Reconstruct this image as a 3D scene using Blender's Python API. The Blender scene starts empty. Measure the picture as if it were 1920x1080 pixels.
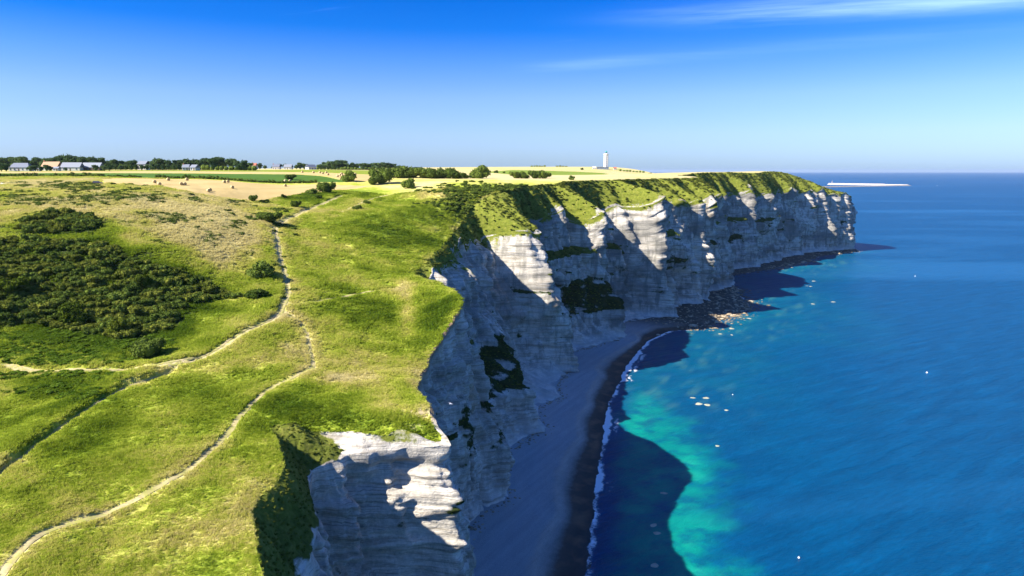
import bpy, math, random
import numpy as np
from mathutils import Vector, Matrix
R = math.radians
rng = np.random.default_rng(7)
random.seed(7)
SC = bpy.context.scene
COL = SC.collection

# ---------------------------------------------------------------- camera
CAMH = 118.0
PITCH = 9.75
cam_d = bpy.data.cameras.new("camera")
cam_d.sensor_width = 36.0
cam_d.lens = 24.0
cam_d.clip_start = 0.5
cam_d.clip_end = 120000.0
cam = bpy.data.objects.new("camera", cam_d)
COL.objects.link(cam)
cam.location = (0, 0, CAMH)
cam.rotation_euler = (R(90 - PITCH), 0, 0)
SC.camera = cam

# ---------------------------------------------------------------- sky, sun, exposure
SUN_AZ = 20.0      # degrees behind the camera's left
SUN_EL = 39.0
sun_dir = Vector((-math.cos(R(SUN_AZ)) * math.cos(R(SUN_EL)), -math.sin(R(SUN_AZ)) * math.cos(R(SUN_EL)), math.sin(R(SUN_EL))))
world = bpy.data.worlds.new("World")
SC.world = world
world.use_nodes = True
wn, wl = world.node_tree.nodes, world.node_tree.links
wn.clear()
w_out = wn.new("ShaderNodeOutputWorld")
w_bg = wn.new("ShaderNodeBackground")
w_bg.inputs["Strength"].default_value = 0.08
sky = wn.new("ShaderNodeTexSky")
sky.sky_type = 'NISHITA'
sky.sun_disc = False
sky.sun_elevation = R(SUN_EL)
sky.sun_rotation = math.atan2(sun_dir.x, sun_dir.y)
sky.altitude = 100
sky.air_density = 1.0
sky.dust_density = 0.6
sky.ozone_density = 3.0
tc = wn.new("ShaderNodeTexCoord")
sep = wn.new("ShaderNodeSeparateXYZ")
wl.new(tc.outputs["Generated"], sep.inputs[0])
# polarised-looking summer sky: the blue deepens with height above the horizon
grad = wn.new("ShaderNodeValToRGB")
els = grad.color_ramp.elements
els[0].position = 0.0; els[0].color = (0.43, 0.61, 1.04, 1)
els[1].position = 0.42; els[1].color = (0.22, 0.46, 0.92, 1)
for p, c in ((0.05, (0.50, 0.62, 1.0, 1)), (0.10, (0.44, 0.58, 0.97, 1)), (0.15, (0.22, 0.46, 0.94, 1)), (0.19, (0.03, 0.33, 0.90, 1)), (0.235, (0.01, 0.29, 0.86, 1))):
    e = grad.color_ramp.elements.new(p); e.color = c
wl.new(sep.outputs["Z"], grad.inputs[0])
mul = wn.new("ShaderNodeMixRGB"); mul.blend_type = 'MULTIPLY'; mul.inputs[0].default_value = 1.0
wl.new(sky.outputs[0], mul.inputs[1]); wl.new(grad.outputs[0], mul.inputs[2])
# thin cirrus on a high flat layer (direction divided by its height)
def wmath(op, a=None, b=None, clamp=False):
    n = wn.new("ShaderNodeMath"); n.operation = op; n.use_clamp = clamp
    for k, v in enumerate((a, b)):
        if v is None: continue
        if isinstance(v, (int, float)): n.inputs[k].default_value = v
        else: wl.new(v, n.inputs[k])
    return n.outputs[0]
zz = wmath('MAXIMUM', sep.outputs["Z"], 0.03)
cx = wmath('DIVIDE', sep.outputs["X"], zz)
cy = wmath('DIVIDE', sep.outputs["Y"], zz)
comb = wn.new("ShaderNodeCombineXYZ"); wl.new(cx, comb.inputs[0]); wl.new(cy, comb.inputs[1])
def streak(x0, y0, ang, half, wid, amt):
    c_, s_ = math.cos(R(ang)), math.sin(R(ang))
    dx_ = wmath('SUBTRACT', cx, x0); dy_ = wmath('SUBTRACT', cy, y0)
    al = wmath('ADD', wmath('MULTIPLY', dx_, c_ / half), wmath('MULTIPLY', dy_, s_ / half))
    ac = wmath('ADD', wmath('MULTIPLY', dx_, -s_ / wid), wmath('MULTIPLY', dy_, c_ / wid))
    r2 = wmath('ADD', wmath('POWER', wmath('ABSOLUTE', al), 3.0), wmath('MULTIPLY', ac, ac))
    return wmath('MULTIPLY', wmath('EXPONENT', wmath('MULTIPLY', r2, -1.0)), amt)
def cirrus_noise(ang, sx, sy, loc):
    mp = wn.new("ShaderNodeMapping"); mp.inputs["Rotation"].default_value = (0, 0, R(ang)); mp.inputs["Scale"].default_value = (sx, sy, 1); mp.inputs["Location"].default_value = (*loc, 0)
    rt = wn.new("ShaderNodeVectorRotate"); rt.rotation_type = 'Z_AXIS'; rt.inputs["Angle"].default_value = R(-ang); wl.new(comb.outputs[0], rt.inputs["Vector"])
    mp.inputs["Rotation"].default_value = (0, 0, 0); wl.new(rt.outputs[0], mp.inputs[0])
    cn = wn.new("ShaderNodeTexNoise"); cn.inputs["Scale"].default_value = 1.0; cn.inputs["Detail"].default_value = 9; cn.inputs["Roughness"].default_value = 0.6; cn.inputs["Distortion"].default_value = 0.25
    wl.new(mp.outputs[0], cn.inputs[0]); return cn.outputs[0]
nz1 = cirrus_noise(-16, .8, 2.8, (1.3, .4)); nz2 = cirrus_noise(-30, .5, 3.6, (4.1, 2.2))
m1 = wmath('ADD', streak(2.35, 4.40, -15, 1.3, .34, .52), streak(2.2, 5.9, -31, 1.9, .30, .07))
m1 = wmath('ADD', m1, streak(.75, 6.75, -31, .6, .25, .15))
body = wmath('MULTIPLY', m1, wmath('MULTIPLY', wmath('SUBTRACT', nz1, .22, True), 1.7))
veil = wmath('MULTIPLY', wmath('SUBTRACT', nz2, .66, True), .5)
cm = wmath('MULTIPLY', wmath('ADD', body, veil), .95, True)
cmix = wn.new("ShaderNodeMixRGB"); cmix.inputs[2].default_value = (6.2, 8.6, 13.5, 1)
wl.new(cm, cmix.inputs[0]); wl.new(mul.outputs[0], cmix.inputs[1])
wl.new(cmix.outputs[0], w_bg.inputs[0]); wl.new(w_bg.outputs[0], w_out.inputs[0])

sun_d = bpy.data.lights.new("sun", 'SUN')
sun_d.energy = 5.0
sun_d.angle = R(0.5)
sun_d.color = (1.0, 0.93, 0.82)
sun = bpy.data.objects.new("sun", sun_d)
COL.objects.link(sun)
sun.rotation_euler = sun_dir.to_track_quat('Z', 'Y').to_euler()
sun.location = (0, 0, 400)
SC.view_settings.view_transform = 'Standard'
SC.view_settings.look = 'None'
SC.view_settings.gamma = 1.0
SC.view_settings.use_curve_mapping = False
SC.view_settings.exposure = 1.42
SC.render.engine = 'CYCLES'
try:
    SC.cycles.max_bounces = 5; SC.cycles.diffuse_bounces = 3; SC.cycles.glossy_bounces = 2
    SC.cycles.transmission_bounces = 2; SC.cycles.volume_bounces = 0; SC.cycles.transparent_max_bounces = 6
    SC.cycles.use_denoising = True
except Exception:
    pass

# ================================================================ helpers
PERM = np.random.default_rng(11).permutation(256)
PERM = np.concatenate([PERM, PERM, PERM])
GR = np.random.default_rng(12).normal(size=(256, 3)); GR /= np.linalg.norm(GR, axis=1)[:, None]
def perlin(x, y, z=0.0):
    x, y, z = np.broadcast_arrays(np.asarray(x, float), np.asarray(y, float), np.asarray(z, float))
    xi, yi, zi = np.floor(x).astype(int), np.floor(y).astype(int), np.floor(z).astype(int)
    xf, yf, zf = x - xi, y - yi, z - zi
    u, v, w = [t * t * t * (t * (t * 6 - 15) + 10) for t in (xf, yf, zf)]
    def g(i, j, k):
        h = PERM[PERM[PERM[(xi + i) & 255] + ((yi + j) & 255)] + ((zi + k) & 255)]
        gr = GR[h]
        return gr[..., 0] * (xf - i) + gr[..., 1] * (yf - j) + gr[..., 2] * (zf - k)
    def lerp(a, b, t): return a + t * (b - a)
    r = lerp(lerp(lerp(g(0,0,0), g(1,0,0), u), lerp(g(0,1,0), g(1,1,0), u), v),
             lerp(lerp(g(0,0,1), g(1,0,1), u), lerp(g(0,1,1), g(1,1,1), u), v), w)
    return r * 1.5
def fbm(x, y, z=0.0, o=4, lac=2.03, gain=0.5):
    s = 0.0; a = 1.0; f = 1.0
    for k in range(o):
        s = s + a * perlin(x * f + 17.3 * k, y * f - 9.1 * k, z * f + 5.7 * k); a *= gain; f *= lac
    return s
def sstep(e0, e1, x):
    t = np.clip((x - e0) / (e1 - e0), 0, 1); return t * t * (3 - 2 * t)

def mesh_np(name, V, quads=None, tris=None, smooth=True):
    me = bpy.data.meshes.new(name)
    V = np.ascontiguousarray(V, dtype=np.float32)
    nq = 0 if quads is None else len(quads); nt = 0 if tris is None else len(tris)
    me.vertices.add(len(V)); me.vertices.foreach_set("co", V.ravel())
    loops = []
    if nq: loops.append(np.asarray(quads, np.int32).ravel())
    if nt: loops.append(np.asarray(tris, np.int32).ravel())
    L = np.concatenate(loops)
    me.loops.add(len(L)); me.loops.foreach_set("vertex_index", L)
    me.polygons.add(nq + nt)
    st = np.concatenate([np.arange(nq) * 4, nq * 4 + np.arange(nt) * 3]).astype(np.int32)
    me.polygons.foreach_set("loop_start", st)
    me.polygons.foreach_set("use_smooth", np.full(nq + nt, smooth, dtype=bool))
    me.update(calc_edges=True)
    return me
def attr_f(me, name, vals):
    a = me.attributes.new(name, 'FLOAT', 'POINT'); a.data.foreach_set("value", np.ascontiguousarray(vals, np.float32).ravel())
def attr_c(me, name, vals):
    a = me.attributes.new(name, 'FLOAT_COLOR', 'POINT'); a.data.foreach_set("color", np.ascontiguousarray(vals, np.float32).ravel())
def attr_v(me, name, vals):
    a = me.attributes.new(name, 'FLOAT_VECTOR', 'POINT'); a.data.foreach_set("vector", np.ascontiguousarray(vals, np.float32).ravel())
def link(name, me, mat=None, parent=None):
    o = bpy.data.objects.new(name, me); COL.objects.link(o)
    if mat is not None and me is not None and len(me.materials) == 0: me.materials.append(mat)
    if parent is not None: o.parent = parent
    return o
def tag(o, label, cat, group=None):
    o["label"] = label; o["category"] = cat
    if group: o["group"] = group
    return o
def empty(name, loc, rz=0.0):
    o = bpy.data.objects.new(name, None); COL.objects.link(o); o.location = loc; o.rotation_euler = (0, 0, rz); o.empty_display_size = 0.5
    return o
def grid_quads(nr, nc):
    i = np.arange(nr - 1)[:, None] * nc + np.arange(nc - 1)[None, :]
    return np.stack([i, i + 1, i + nc + 1, i + nc], -1).reshape(-1, 4)
ORD = ["first", "second", "third", "fourth", "fifth", "sixth", "seventh", "eighth", "ninth", "tenth", "eleventh", "twelfth", "thirteenth", "fourteenth", "fifteenth", "sixteenth", "seventeenth", "eighteenth", "nineteenth", "twentieth"]
TENS = ["", "", "twenty", "thirty", "forty", "fifty", "sixty", "seventy"]
def ordinal(n):           # n from 0
    if n < 20: return ORD[n]
    t, u = divmod(n + 1, 10)
    if u == 0: return TENS[t][:-1] + "ieth"
    return TENS[t] + "-" + ORD[u - 1]

class MB:
    """collects boxes, prisms and lathes into one mesh"""
    def __init__(s): s.v = []; s.f = []
    def add(s, vs, fs):
        n = len(s.v); s.v += [tuple(p) for p in vs]; s.f += [tuple(i + n for i in f) for f in fs]; return s
    def box(s, cx, cy, cz, sx, sy, sz, rz=0.0):
        c, n = math.cos(rz), math.sin(rz)
        vs = []
        for dz in (-.5, .5):
            for dx, dy in ((-.5, -.5), (.5, -.5), (.5, .5), (-.5, .5)):
                x, y = dx * sx, dy * sy
                vs.append((cx + x * c - y * n, cy + x * n + y * c, cz + dz * sz))
        return s.add(vs, [(3, 2, 1, 0), (4, 5, 6, 7), (0, 1, 5, 4), (1, 2, 6, 5), (2, 3, 7, 6), (3, 0, 4, 7)])
    def lathe(s, prof, n=16, cx=0, cy=0, cap=True, ph=0.0):
        vs = []
        for r, z in prof:
            for k in range(n):
                t = 2 * math.pi * k / n + ph; vs.append((cx + r * math.cos(t), cy + r * math.sin(t), z))
        fs = []
        for j in range(len(prof) - 1):
            for k in range(n):
                k2 = (k + 1) % n; fs.append((j * n + k, j * n + k2, (j + 1) * n + k2, (j + 1) * n + k))
        if cap:
            fs.append(tuple(range(n - 1, -1, -1))); fs.append(tuple((len(prof) - 1) * n + k for k in range(n)))
        return s.add(vs, fs)
    def prism(s, poly, y0, y1):          # poly of (x,z) extruded along y
        n = len(poly); vs = [(x, y0, z) for x, z in poly] + [(x, y1, z) for x, z in poly]
        fs = [tuple(range(n)), tuple(range(2 * n - 1, n - 1, -1))] + [(i, i + n, (i + 1) % n + n, (i + 1) % n) for i in range(n)]
        return s.add(vs, fs)
    def mesh(s, name, smooth=False):
        me = bpy.data.meshes.new(name); me.from_pydata(s.v, [], s.f); me.update()
        if smooth: me.polygons.foreach_set("use_smooth", [True] * len(me.polygons))
        return me
    def build(s, name, mat, parent=None, smooth=False):
        return link(name, s.mesh(name, smooth), mat, parent)

# ---------------------------------------------------------------- material helper
class NT:
    def __init__(s, name):
        s.m = bpy.data.materials.new(name); s.m.use_nodes = True
        s.t = s.m.node_tree; s.n = s.t.nodes; s.l = s.t.links; s.n.clear()
        s.out = s.n.new("ShaderNodeOutputMaterial")
    def node(s, typ, **kw):
        n = s.n.new(typ)
        for k, v in kw.items(): setattr(n, k, v)
        return n
    def inp(s, sock, v):
        if v is None: return
        if hasattr(v, "is_output") or isinstance(v, bpy.types.NodeSocket): s.l.new(v, sock)
        else:
            if isinstance(v, (tuple, list)) and len(v) == 3 and sock.type == 'RGBA': v = (*v, 1)
            sock.default_value = v
    def math(s, op, a, b=None, c=None, clamp=False):
        n = s.node("ShaderNodeMath", operation=op); n.use_clamp = clamp
        for k, v in enumerate((a, b, c)):
            s.inp(n.inputs[k], v)
        return n.outputs[0]
    def pos(s):
        return s.node("ShaderNodeNewGeometry").outputs["Position"]
    def objco(s):
        return s.node("ShaderNodeTexCoord").outputs["Object"]
    def mapping(s, v, scale=(1, 1, 1), rot=(0, 0, 0), loc=(0, 0, 0)):
        n = s.node("ShaderNodeMapping"); s.l.new(v, n.inputs[0]); n.inputs["Scale"].default_value = scale; n.inputs["Rotation"].default_value = rot; n.inputs["Location"].default_value = loc
        return n.outputs[0]
    def noise(s, v, scale, detail=3, rough=0.5, dist=0.0):
        n = s.node("ShaderNodeTexNoise"); s.l.new(v, n.inputs["Vector"]); n.inputs["Scale"].default_value = scale; n.inputs["Detail"].default_value = detail; n.inputs["Roughness"].default_value = rough; n.inputs["Distortion"].default_value = dist
        return n.outputs[0]
    def vor(s, v, scale, feat='F1'):
        n = s.node("ShaderNodeTexVoronoi", feature=feat); s.l.new(v, n.inputs["Vector"]); n.inputs["Scale"].default_value = scale
        return n.outputs[0]
    def ramp(s, fac, stops, interp='LINEAR'):
        n = s.node("ShaderNodeValToRGB"); cr = n.color_ramp; cr.interpolation = interp
        while len(cr.elements) > 1: cr.elements.remove(cr.elements[-1])
        for k, (p, c) in enumerate(stops):
            e = cr.elements[0] if k == 0 else cr.elements.new(p)
            e.position = p
            e.color = (*c, 1) if isinstance(c, (tuple, list)) else (c, c, c, 1)
        s.inp(n.inputs[0], fac)
        return n.outputs[0]
    def mix(s, fac, a, b, mode='MIX'):
        n = s.node("ShaderNodeMixRGB", blend_type=mode); s.inp(n.inputs[0], fac); s.inp(n.inputs[1], a); s.inp(n.inputs[2], b)
        return n.outputs[0]
    def attr(s, name, typ='GEOMETRY', out="Color"):
        n = s.node("ShaderNodeAttribute", attribute_name=name, attribute_type=typ); return n.outputs[out]
    def sepc(s, c):
        n = s.node("ShaderNodeSeparateColor"); s.l.new(c, n.inputs[0]); return n.outputs
    def sepx(s, c):
        n = s.node("ShaderNodeSeparateXYZ"); s.l.new(c, n.inputs[0]); return n.outputs
    def bump(s, h, strength=0.5, dist=0.1, normal=None):
        n = s.node("ShaderNodeBump"); n.inputs["Strength"].default_value = strength; n.inputs["Distance"].default_value = dist; s.l.new(h, n.inputs["Height"])
        if normal is not None: s.l.new(normal, n.inputs["Normal"])
        return n.outputs[0]
    def rnd(s): return s.node("ShaderNodeObjectInfo").outputs["Random"]
    def principled(s, col, rough=0.8, spec=0.2, normal=None, metal=0.0):
        p = s.node("ShaderNodeBsdfPrincipled"); s.inp(p.inputs["Base Color"], col); s.inp(p.inputs["Roughness"], rough); s.inp(p.inputs["Specular IOR Level"], spec); s.inp(p.inputs["Metallic"], metal)
        if normal is not None: s.l.new(normal, p.inputs["Normal"])
        s.l.new(p.outputs[0], s.out.inputs[0]); return p
def simple(name, col, rough=0.8, spec=0.2, var=0.15, scale=2.0, metal=0.0):
    t = NT(name); n = t.noise(t.objco(), scale, 4)
    k = t.ramp(n, [(0.3, 1 - var), (0.7, 1 + var)])
    c = t.mix(1.0, col, k, 'MULTIPLY')
    t.principled(c, rough, spec, metal=metal)
    return t.m
def leaf_mat(name, dark, light, hue=0.0):
    t = NT(name)
    n = t.noise(t.pos(), 0.9, 3)
    r = t.rnd()
    f = t.math('ADD', t.math('MULTIPLY', n, 0.8), t.math('MULTIPLY', r, 0.45))
    c = t.ramp(f, [(0.3, dark), (0.85, light)])
    d = t.node("ShaderNodeBsdfDiffuse"); t.inp(d.inputs[0], c)
    tr = t.node("ShaderNodeBsdfTranslucent"); t.inp(tr.inputs[0], c)
    mx = t.node("ShaderNodeMixShader"); mx.inputs[0].default_value = 0.22
    t.l.new(d.outputs[0], mx.inputs[1]); t.l.new(tr.outputs[0], mx.inputs[2]); t.l.new(mx.outputs[0], t.out.inputs[0])
    return t.m

# ---------------------------------------------------------------- pixels of the photograph -> rays of the place
CT, ST = math.cos(R(PITCH)), math.sin(R(PITCH))
def ray(px, py):
    u = (np.asarray(px, float) - 960) / 1280; v = (np.asarray(py, float) - 540) / 1280
    Y = CT - v * ST; Z = -ST - v * CT
    return u / Y, Z / Y            # dx/dy, dz/dy
def at_d(px, py, d):
    a, b = ray(px, py); return a * d, d, CAMH + b * d
def at_z(px, py, z):
    a, b = ray(px, py); d = (z - CAMH) / b; return a * d, d, z
def project(x, y, z):
    yy = np.maximum(y * CT - (z - CAMH) * ST, 1e-3)
    return 960 + 1280 * x / yy, 540 - 1280 * ((z - CAMH) * CT + y * ST) / yy
def ab(x, y): return .5 * x + .8660254 * y, .8660254 * x - .5 * y
def xy(a, b): return .5 * a + .8660254 * b, .8660254 * a - .5 * b

# ================================================================ the coast: lines along the cliff
# a runs along the coast away from the camera, b runs out to sea
CREST = np.array([(8,-52,67.5),(30,-58,68),(52,-66,68),(63,-82,68),(75,-88,68),(83,-99,68.3),(88,-106,68.5),(92,-104,68.5),(94.5,-99.5,68),(98,-94.5,67.6),(103,-87.5,67.5),(107,-78.5,67),(111,-84,67),(118,-90,67),(126,-100,66.3),(138,-108,65.5),(143,-110,65.5),(151,-115,66.5),(163,-118.5,69),(173,-121.5,72.5),(181,-124,74.8),(187,-127.5,75.5),(196,-138,76.5),(205,-149,77),(213,-168,77),(222,-175.5,77.5),(232,-178,78.5),(253,-187,81),(280,-199,84),(305,-212,87),(320,-218,89),(334,-220,97),(343,-214,104),(359,-209,106),(380,-214,106.5),(400,-226,107.5),(421,-225,108.4),(450,-222,109),(476,-230,110),(502,-228,110.3),(520,-211,110.5),(565,-206,110.8),(620,-201,111),(690,-190,111),(716,-192,111.5),(740,-220,113),(790,-216,115),(840,-202,116),(890,-196,116),(950,-176,115),(1000,-172,117),(1040,-164,116.5),(1066,-155,114.5),(1080,-140,108),(1097,-122,99),(1124,-88,86),(1140,-80,80),(1165,-95,82),(1200,-200,90),(1250,-345,104),(1450,-480,112),(2000,-900,116),(6000,-3400,118)], float)
TOP = np.array([(8,-46,58),(30,-50,58),(52,-58,58),(63,-72,59),(75,-80,60),(83,-91,60),(88,-95,61),(91,-94.5,61.5),(94,-93,62),(98,-89.5,62),(103,-83.5,62.5),(107,-75.5,63.5),(111,-82.5,65.5),(118,-89.2,66.3),(126,-99.2,65.6),(138,-107.2,64.8),(143,-109.2,64.8),(151,-114.2,65.8),(163,-117.8,68.2),(173,-120.8,71.7),(181,-123.2,73.8),(187,-126.6,74.4),(196,-134,74),(205,-144,74),(213,-162,73.5),(222,-170.5,74),(232,-172.5,74),(253,-181,75),(280,-193,76),(305,-205,78),(320,-210,79),(332,-211,80),(336,-184,82),(345,-180,82),(352,-188,84),(350,-186,83),(356,-196,86),(362,-204,87),(367,-210,87),(400,-216,88),(416,-212,88),(436,-207,86),(441,-191,87),(456,-194,86),(464,-212,85),(480,-217,86),(508,-213,86),(519,-196,88),(522,-174,91),(532,-177,89),(540,-198,86),(560,-200,86),(580,-193,89),(596,-168,88),(615,-168,88),(632,-182,88),(656,-178,88),(675,-164,90),(700,-164,90),(716,-162,89),(728,-186,88),(745,-211,90),(790,-206,90),(840,-188,90),(866,-168,90),(886,-182,90),(940,-158,90),(968,-168,90),(1013,-142,90),(1034,-152,90),(1066,-130,88),(1097,-105,86),(1124,-79,80),(1140,-74,77),(1165,-88,78),(1200,-190,84),(1250,-320,90)], float)
BASE = np.array([(8,-36),(52,-44),(75,-64),(88,-84),(98,-81),(103,-78.5),(107,-71),(114,-72),(130,-92),(145,-104),(160,-113),(171,-116),(185,-117),(197,-115),(206,-124),(225,-136),(245,-137),(263,-134),(272,-143),(287,-151),(304,-147),(320,-158),(340,-163),(354,-165),(364,-180),(385,-182),(410,-174),(440,-167),(452,-170),(462,-184),(490,-182),(515,-168),(524,-157),(533,-160),(545,-174),(570,-166),(590,-152),(612,-150),(626,-160),(650,-160),(690,-151),(716,-149),(724,-165),(738,-192),(780,-192),(830,-172),(865,-152),(880,-160),(940,-140),(960,-146),(1013,-124),(1030,-132),(1090,-92),(1140,-66),(1165,-78),(1200,-178),(1250,-305)], float)
LEDGE = np.array([(8,2),(60,3),(80,2.5),(97,2),(140,2),(168,3),(178,9),(198,9),(202,6),(210,20),(220,25),(256,26),(266,14),(285,6),(300,3),(330,2),(350,2),(362,10),(380,13),(440,13),(458,8),(470,3),(515,2),(530,2),(545,6),(570,5),(600,2),(680,2),(720,2),(745,4),(800,5),(900,4),(1000,3),(1140,2),(1250,2)], float)
WATER = np.array([(8,-12),(100,-46),(171,-73),(232,-95),(314,-124),(394,-142),(450,-150),(489,-146),(505,-128),(560,-118),(610,-112),(640,-122),(680,-138),(704,-141),(745,-172),(800,-165),(866,-139),(951,-112),(1040,-100),(1140,-59),(1165,-68),(1200,-168),(1250,-295),(1450,-465),(2000,-880),(6000,-3380)], float)
MID = np.array([(8,-41),(52,-50),(75,-72),(88,-90),(98,-86),(103,-81.5),(107,-74),(114,-77),(130,-95.5),(145,-106.5),(160,-115),(168,-116),(185,-121.5),(195,-123),(200,-130),(206,-148),(216,-162),(232,-165),(258,-165),(275,-171),(300,-182),(320,-190),(333,-187),(338,-172),(354,-170),(360,-198),(385,-206),(420,-203),(436,-196),(441,-184),(454,-186),(464,-205),(495,-204),(516,-186),(523,-164),(532,-167),(546,-186),(572,-178),(592,-160),(615,-158),(630,-170),(655,-168),(690,-158),(716,-155),(726,-178),(742,-204),(790,-200),(835,-180),(865,-160),(884,-172),(940,-148),(965,-158),(1013,-132),(1032,-142),(1090,-100),(1140,-69),(1165,-82),(1200,-184),(1250,-312)], float)
TEETH = [(372,5,14),(388,7,16),(409,9,14),(424,7,16),(441,11,18),(468,5,14),(497,7,22),(523,13,16),(545,6,16),(568,9,18),(590,7,14),(609,12,24),(640,7,16),(664,12,14),(684,7,30),(722,9,24),(752,8,24),(790,9,30),(824,8,26),(858,11,30),(893,8,26),(930,9,30),(966,8,26),(1002,10,26),(1034,9,22),(1062,9,20),(1085,8,14),(1103,8,12),(1119,6,10)]
def tab(T, a, k=1): return np.interp(a, T[:, 0], T[:, k])
def rib(a, w, s): return perlin(np.asarray(a) / w, s * 3.7 + 0.3, s * 1.9)
def envr(a): return sstep(60, 110, a) * 0.6 + sstep(200, 240, a) * 0.4
def teeth(a):
    a = np.asarray(a, float); s = 0
    for a0, amp, dec in TEETH:
        s = s + amp * (sstep(a0 - 1.8, a0 + 1.2, a) * np.exp(-np.clip(a - a0, 0, None) / dec))
    return s - 5.0 * sstep(360, 390, a) * (1 - sstep(1100, 1130, a))
def lip(a): return sstep(91, 96, a) * (1 - sstep(108, 113, a))
def b_crest(a):
    a = np.asarray(a, float)
    far = sstep(330, 420, a) * (1 - sstep(1090, 1130, a))
    return tab(CREST, a) + (.7 + .6 * lip(a)) * rib(a, 4.5, 1) + .4 * rib(a, 1.6, 2) + lip(a) * 4.2 * rib(a, 4.2, 12) + far * (2.6 * rib(a, 24, 3) + 1.0 * rib(a, 9, 9) + .22 * teeth(a))
def ribs(a):
    return 6.0 * (0.5 - np.abs(rib(a, 26, 4)) * 1.6) * 0.6 + 4.2 * (0.5 - np.abs(rib(a, 11.0, 5)) * 1.6) * 0.8
def b_top(a):
    a = np.asarray(a, float)
    far = sstep(300, 400, a) * (1 - sstep(1090, 1130, a)); mid = sstep(200, 225, a) * (1 - far)
    return np.maximum(tab(TOP, a) + .5 * rib(a, 4.5, 1) + .4 * rib(a, 1.6, 2) + lip(a) * 1.4 * rib(a, 2.6, 14) + far * (ribs(a) * .7 + teeth(a)) + mid * (2.4 * rib(a, 9, 5)), b_crest(a) + 0.3)
def z_top(a):
    a = np.asarray(a, float)
    return tab(TOP, a, 2) + sstep(200, 240, a) * (6.5 * rib(a, 17, 6) + 4.5 * rib(a, 6.5, 7)) + sstep(360, 400, a) * .62 * teeth(a)
def b_base(a):
    a = np.asarray(a, float)
    return tab(BASE, a) + .8 * rib(a, 9, 8) + 0.45 * rib(a, 3, 8.5) + sstep(330, 400, a) * (0.3 * ribs(a) + .35 * teeth(a))

# ================================================================ land height
CP = []
def cpz(px, py, z): CP.append(at_z(px, py, z))
def cpd(px, py, d): CP.append(at_d(px, py, d))
for t in [(0,1075,70),(200,960,69),(470,770,68.5),(300,880,69.5),(100,780,71),(0,900,71.5),(585,690,69),(700,640,69),(780,600,70.5),(400,950,68.5),(400,1070,68),(650,720,67.5),(660,590,73),(600,620,71.5),
          (0,690,73),(200,700,72),(330,690,71.5),(450,630,74),(520,590,75.5),(540,545,79)]: cpz(*t)
for t in [(520,480,262),(520,430,300),(580,395,348),(640,365,400),(100,640,172),(100,560,200),(100,500,215),(100,450,230),(100,400,255),(100,365,285),(100,347,330),(183,342,340),(300,600,192),(300,560,205),(400,560,212),(440,500,240),(300,480,228),(300,420,262),(420,420,280),(300,375,303),(420,385,322),(500,375,362),
          (300,345,350),(430,345,388),(550,350,430),(300,335,420),(300,322,560),(0,322,560),(0,335,400),(0,347,330),(0,400,250),(0,500,212),(0,600,182),(600,330,520),(600,318,900),(480,320,650),
          (700,430,322),(650,500,270),(760,480,297),(750,430,335),(800,400,368),(850,370,402),(740,380,400),(700,350,445),(800,345,455),(740,336,500),(950,345,462),(1000,335,600),(1100,328,800),(1250,326,950),(1136,317.5,1540),(700,317.5,1300),(900,315,2600),(300,318,1200),(-300,335,420),(-300,500,215),(-300,320,700),(-300,700,160),(-300,1000,90)]: cpd(*t)
for x, y, z in ((-3000, 4000, 122), (0, 4500, 131), (1000, 4500, 124), (2000, 6000, 124), (-6000, 6000, 124), (-2500, 2000, 120), (-60, 30, 69), (-120, 40, 72), (-25, 25, 68), (-300, 60, 90), (600, 1600, 116)): CP.append((x, y, z))
for a_, b_, z_ in CREST[1:-2]:
    if a_ in (83., 88., 92., 94.5, 143.): continue
    x_, y_ = xy(a_, b_); CP.append((x_, y_, z_))
CP = np.array(CP, float)
def tc_(x, y): return np.stack([np.clip(x / np.maximum(y, 8), -4, 4) * 1.3, np.log(np.maximum(y, 8))], -1)
PQ = tc_(CP[:, 0], CP[:, 1])
def kern(r2): return 0.5 * r2 * np.log(r2 + 1e-9)
_n = len(CP)
_K = kern(((PQ[:, None] - PQ[None]) ** 2).sum(-1)) + np.eye(_n) * 4e-4
_A = np.zeros((_n + 3, _n + 3)); _A[:_n, :_n] = _K; _A[:_n, _n] = 1; _A[:_n, _n + 1:] = PQ; _A[_n, :_n] = 1; _A[_n + 1:, :_n] = PQ.T
_W = np.linalg.solve(_A, np.concatenate([CP[:, 2], np.zeros(3)]))
def tps(x, y):
    x = np.asarray(x, float); sh = x.shape; q = tc_(x.ravel(), np.asarray(y, float).ravel()); o = np.empty(len(q))
    for i in range(0, len(q), 40000):
        c = q[i:i + 40000]
        o[i:i + 40000] = kern(((c[:, None] - PQ[None]) ** 2).sum(-1)) @ _W[:_n] + _W[_n] + c @ _W[_n + 1:]
    return o.reshape(sh)
def march(px, py, dmax=900.0):
    """where the sight line of a pixel meets the land"""
    px = np.atleast_1d(np.asarray(px, float)); py = np.atleast_1d(np.asarray(py, float))
    sx, sz = ray(px, py)
    d = np.geomspace(45, dmax, 700)
    X = sx[:, None] * d; Z = CAMH + sz[:, None] * d
    below = Z < tps(X, np.broadcast_to(d, X.shape))
    i = np.where(below.any(1), below.argmax(1), len(d) - 1)
    dd = d[np.maximum(i, 1)]
    lo = d[np.maximum(i - 1, 0)]; hi = dd
    for _ in range(16):
        m = .5 * (lo + hi); bl = (CAMH + sz * m) < tps(sx * m, m); hi = np.where(bl, m, hi); lo = np.where(bl, lo, m)
    return sx * hi, hi

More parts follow.
